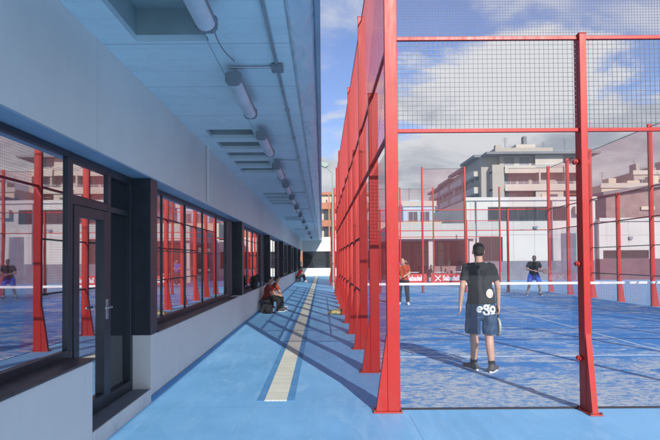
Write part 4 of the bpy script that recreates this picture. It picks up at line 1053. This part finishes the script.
b = MB().capsule((-.20, 0, .13), (.20, 0, .13), .115, .115); b.box(-.22, .22, -.13, .13, .0, .14); b.capsule((-.12, 0, .17), (.14, 0, .16), .10, .09)
bo_ = remeshed(b, 'bag_body', M_black, sb, .012); tailor(bo_, [], .012, 2.0, .003)
MB().box(-.12, .12, -.150, -.136, .05, .16).build('side_panel', M_bagblue, sb, bevel=.005)
MB().box(.20, .335, -.10, .10, .05, .19).build('end_pocket', M_redcloth, sb, bevel=.03)
hb = MB(); pv = None
for k in range(11):
    a = k / 10 * math.pi; pt = Vector((-.14 * math.cos(a), 0, .24 + .11 * math.sin(a)))
    if pv: hb.tube(pv, pt, .012, n=6)
    pv = pt
hb.build('handle', M_black, sb)
# tan canvas bag and bottle near the fence posts
cbg = empty('canvas_bag', (.42, 15.9, 0), R(10), 'crumpled tan canvas bag lying at the foot of the red fence posts', 'bag')
b = MB()
for (x, y, z, rx, rz2) in ((-.05, 0, .06, .2, .07), (.1, .06, .08, .14, .09), (-.16, -.03, .05, .1, .06), (.02, -.08, .05, .13, .05)): b.ell((x, y, z), rx, rx * .7, rz2)
remeshed(b, 'bag_body', M_tan, cbg, .014, 2)
hb = MB(); pv = None
for k in range(10):
    a = k / 9 * math.pi; pt = Vector((-.1 * math.cos(a) - .02, -.02 - .05 * math.sin(a), .13 + .03 * math.sin(a)))
    if pv: hb.tube(pv, pt, .012, n=6)
    pv = pt
hb.build('strap', M_purple, cbg)

# terrace: tables, chairs and guests seen beyond the banners
def table(loc, label):
    B = empty('terrace_table', loc, 0, label, 'table', 'white terrace tables')
    MB().tube((0, 0, .72), (0, 0, .75), .42, n=24).build('table_top', M_white, B); MB().tube((0, 0, .03), (0, 0, .72), .035).build('leg', M_metal, B)
    MB().tube((0, 0, 0), (0, 0, .03), .22, n=20).build('base', M_metal, B)
def chair(loc, rz, label):
    B = empty('terrace_chair', loc, rz, label, 'chair', 'dark terrace chairs')
    MB().box(-.21, .21, -.21, .21, .43, .46).build('seat', M_darkrail, B, bevel=.01)
    MB().box(-.21, .21, -.225, -.2, .46, .85).build('backrest', M_darkrail, B, bevel=.01)
    for x in (-.19, .19):
        for y in (-.19, .19): MB().box(x - .014, x + .014, y - .014, y + .014, 0, .43).build('leg', M_darkrail, B)
table((6.2, 36.4, 0), 'white round table on the terrace, left one'); table((7.9, 36.2, 0), 'white round table on the terrace, middle one'); table((9.4, 36.8, 0), 'white round table on the terrace, right one by the column')
cl = ['left', 'second', 'third', 'fourth', 'rightmost']
for i, x in enumerate((5.5, 6.9, 7.25, 8.6, 10.1)): chair((x, 36.1 + .2 * (i % 2), 0), R(-90 + 180 * (i % 2)), f'dark terrace chair, {cl[i]} in the row behind the banners')
JS = {k: (v[0], v[1], v[2]) for k, v in J2.items()}
person((5.25, 35.6, 0), R(200), JS, 'guest in blue shirt standing left on the terrace behind the banner', 'guests on the terrace', .99, M_bluecloth, M_black, True, M_shoew, None, .022)
person((5.9, 37.1, 0), R(120), JS, 'guest in dark top standing behind the one in blue', 'guests on the terrace', .97, M_char, M_navy, True, M_shoe, None, .022)
seated((7.25, 36.3, 0), R(-90), 'guest in dark top seated at the middle terrace table', .15, M_char, .022, group='guests on the terrace')
seated((8.6, 36.1, 0), R(90), 'guest in maroon top seated right of the middle terrace table', .15, M_purple, .022, group='guests on the terrace')

# ------------------------------------------------------------------ air: thin haze between the camera and the town
hz = bpy.data.materials.new('haze_air'); hz.use_nodes = True; t = hz.node_tree; t.nodes.clear()
o_ = t.nodes.new('ShaderNodeOutputMaterial'); pv_ = t.nodes.new('ShaderNodeVolumePrincipled')
pv_.inputs['Color'].default_value = (0.93, 0.94, 0.97, 1); pv_.inputs['Density'].default_value = 0.0012; pv_.inputs['Anisotropy'].default_value = 0.2
t.links.new(pv_.outputs[0], o_.inputs['Volume'])
tag(bx('haze', hz, None, -125, 165, -45, 325, -1.3, 32), 'thin pale haze over the courts and town', 'haze', kind='stuff')
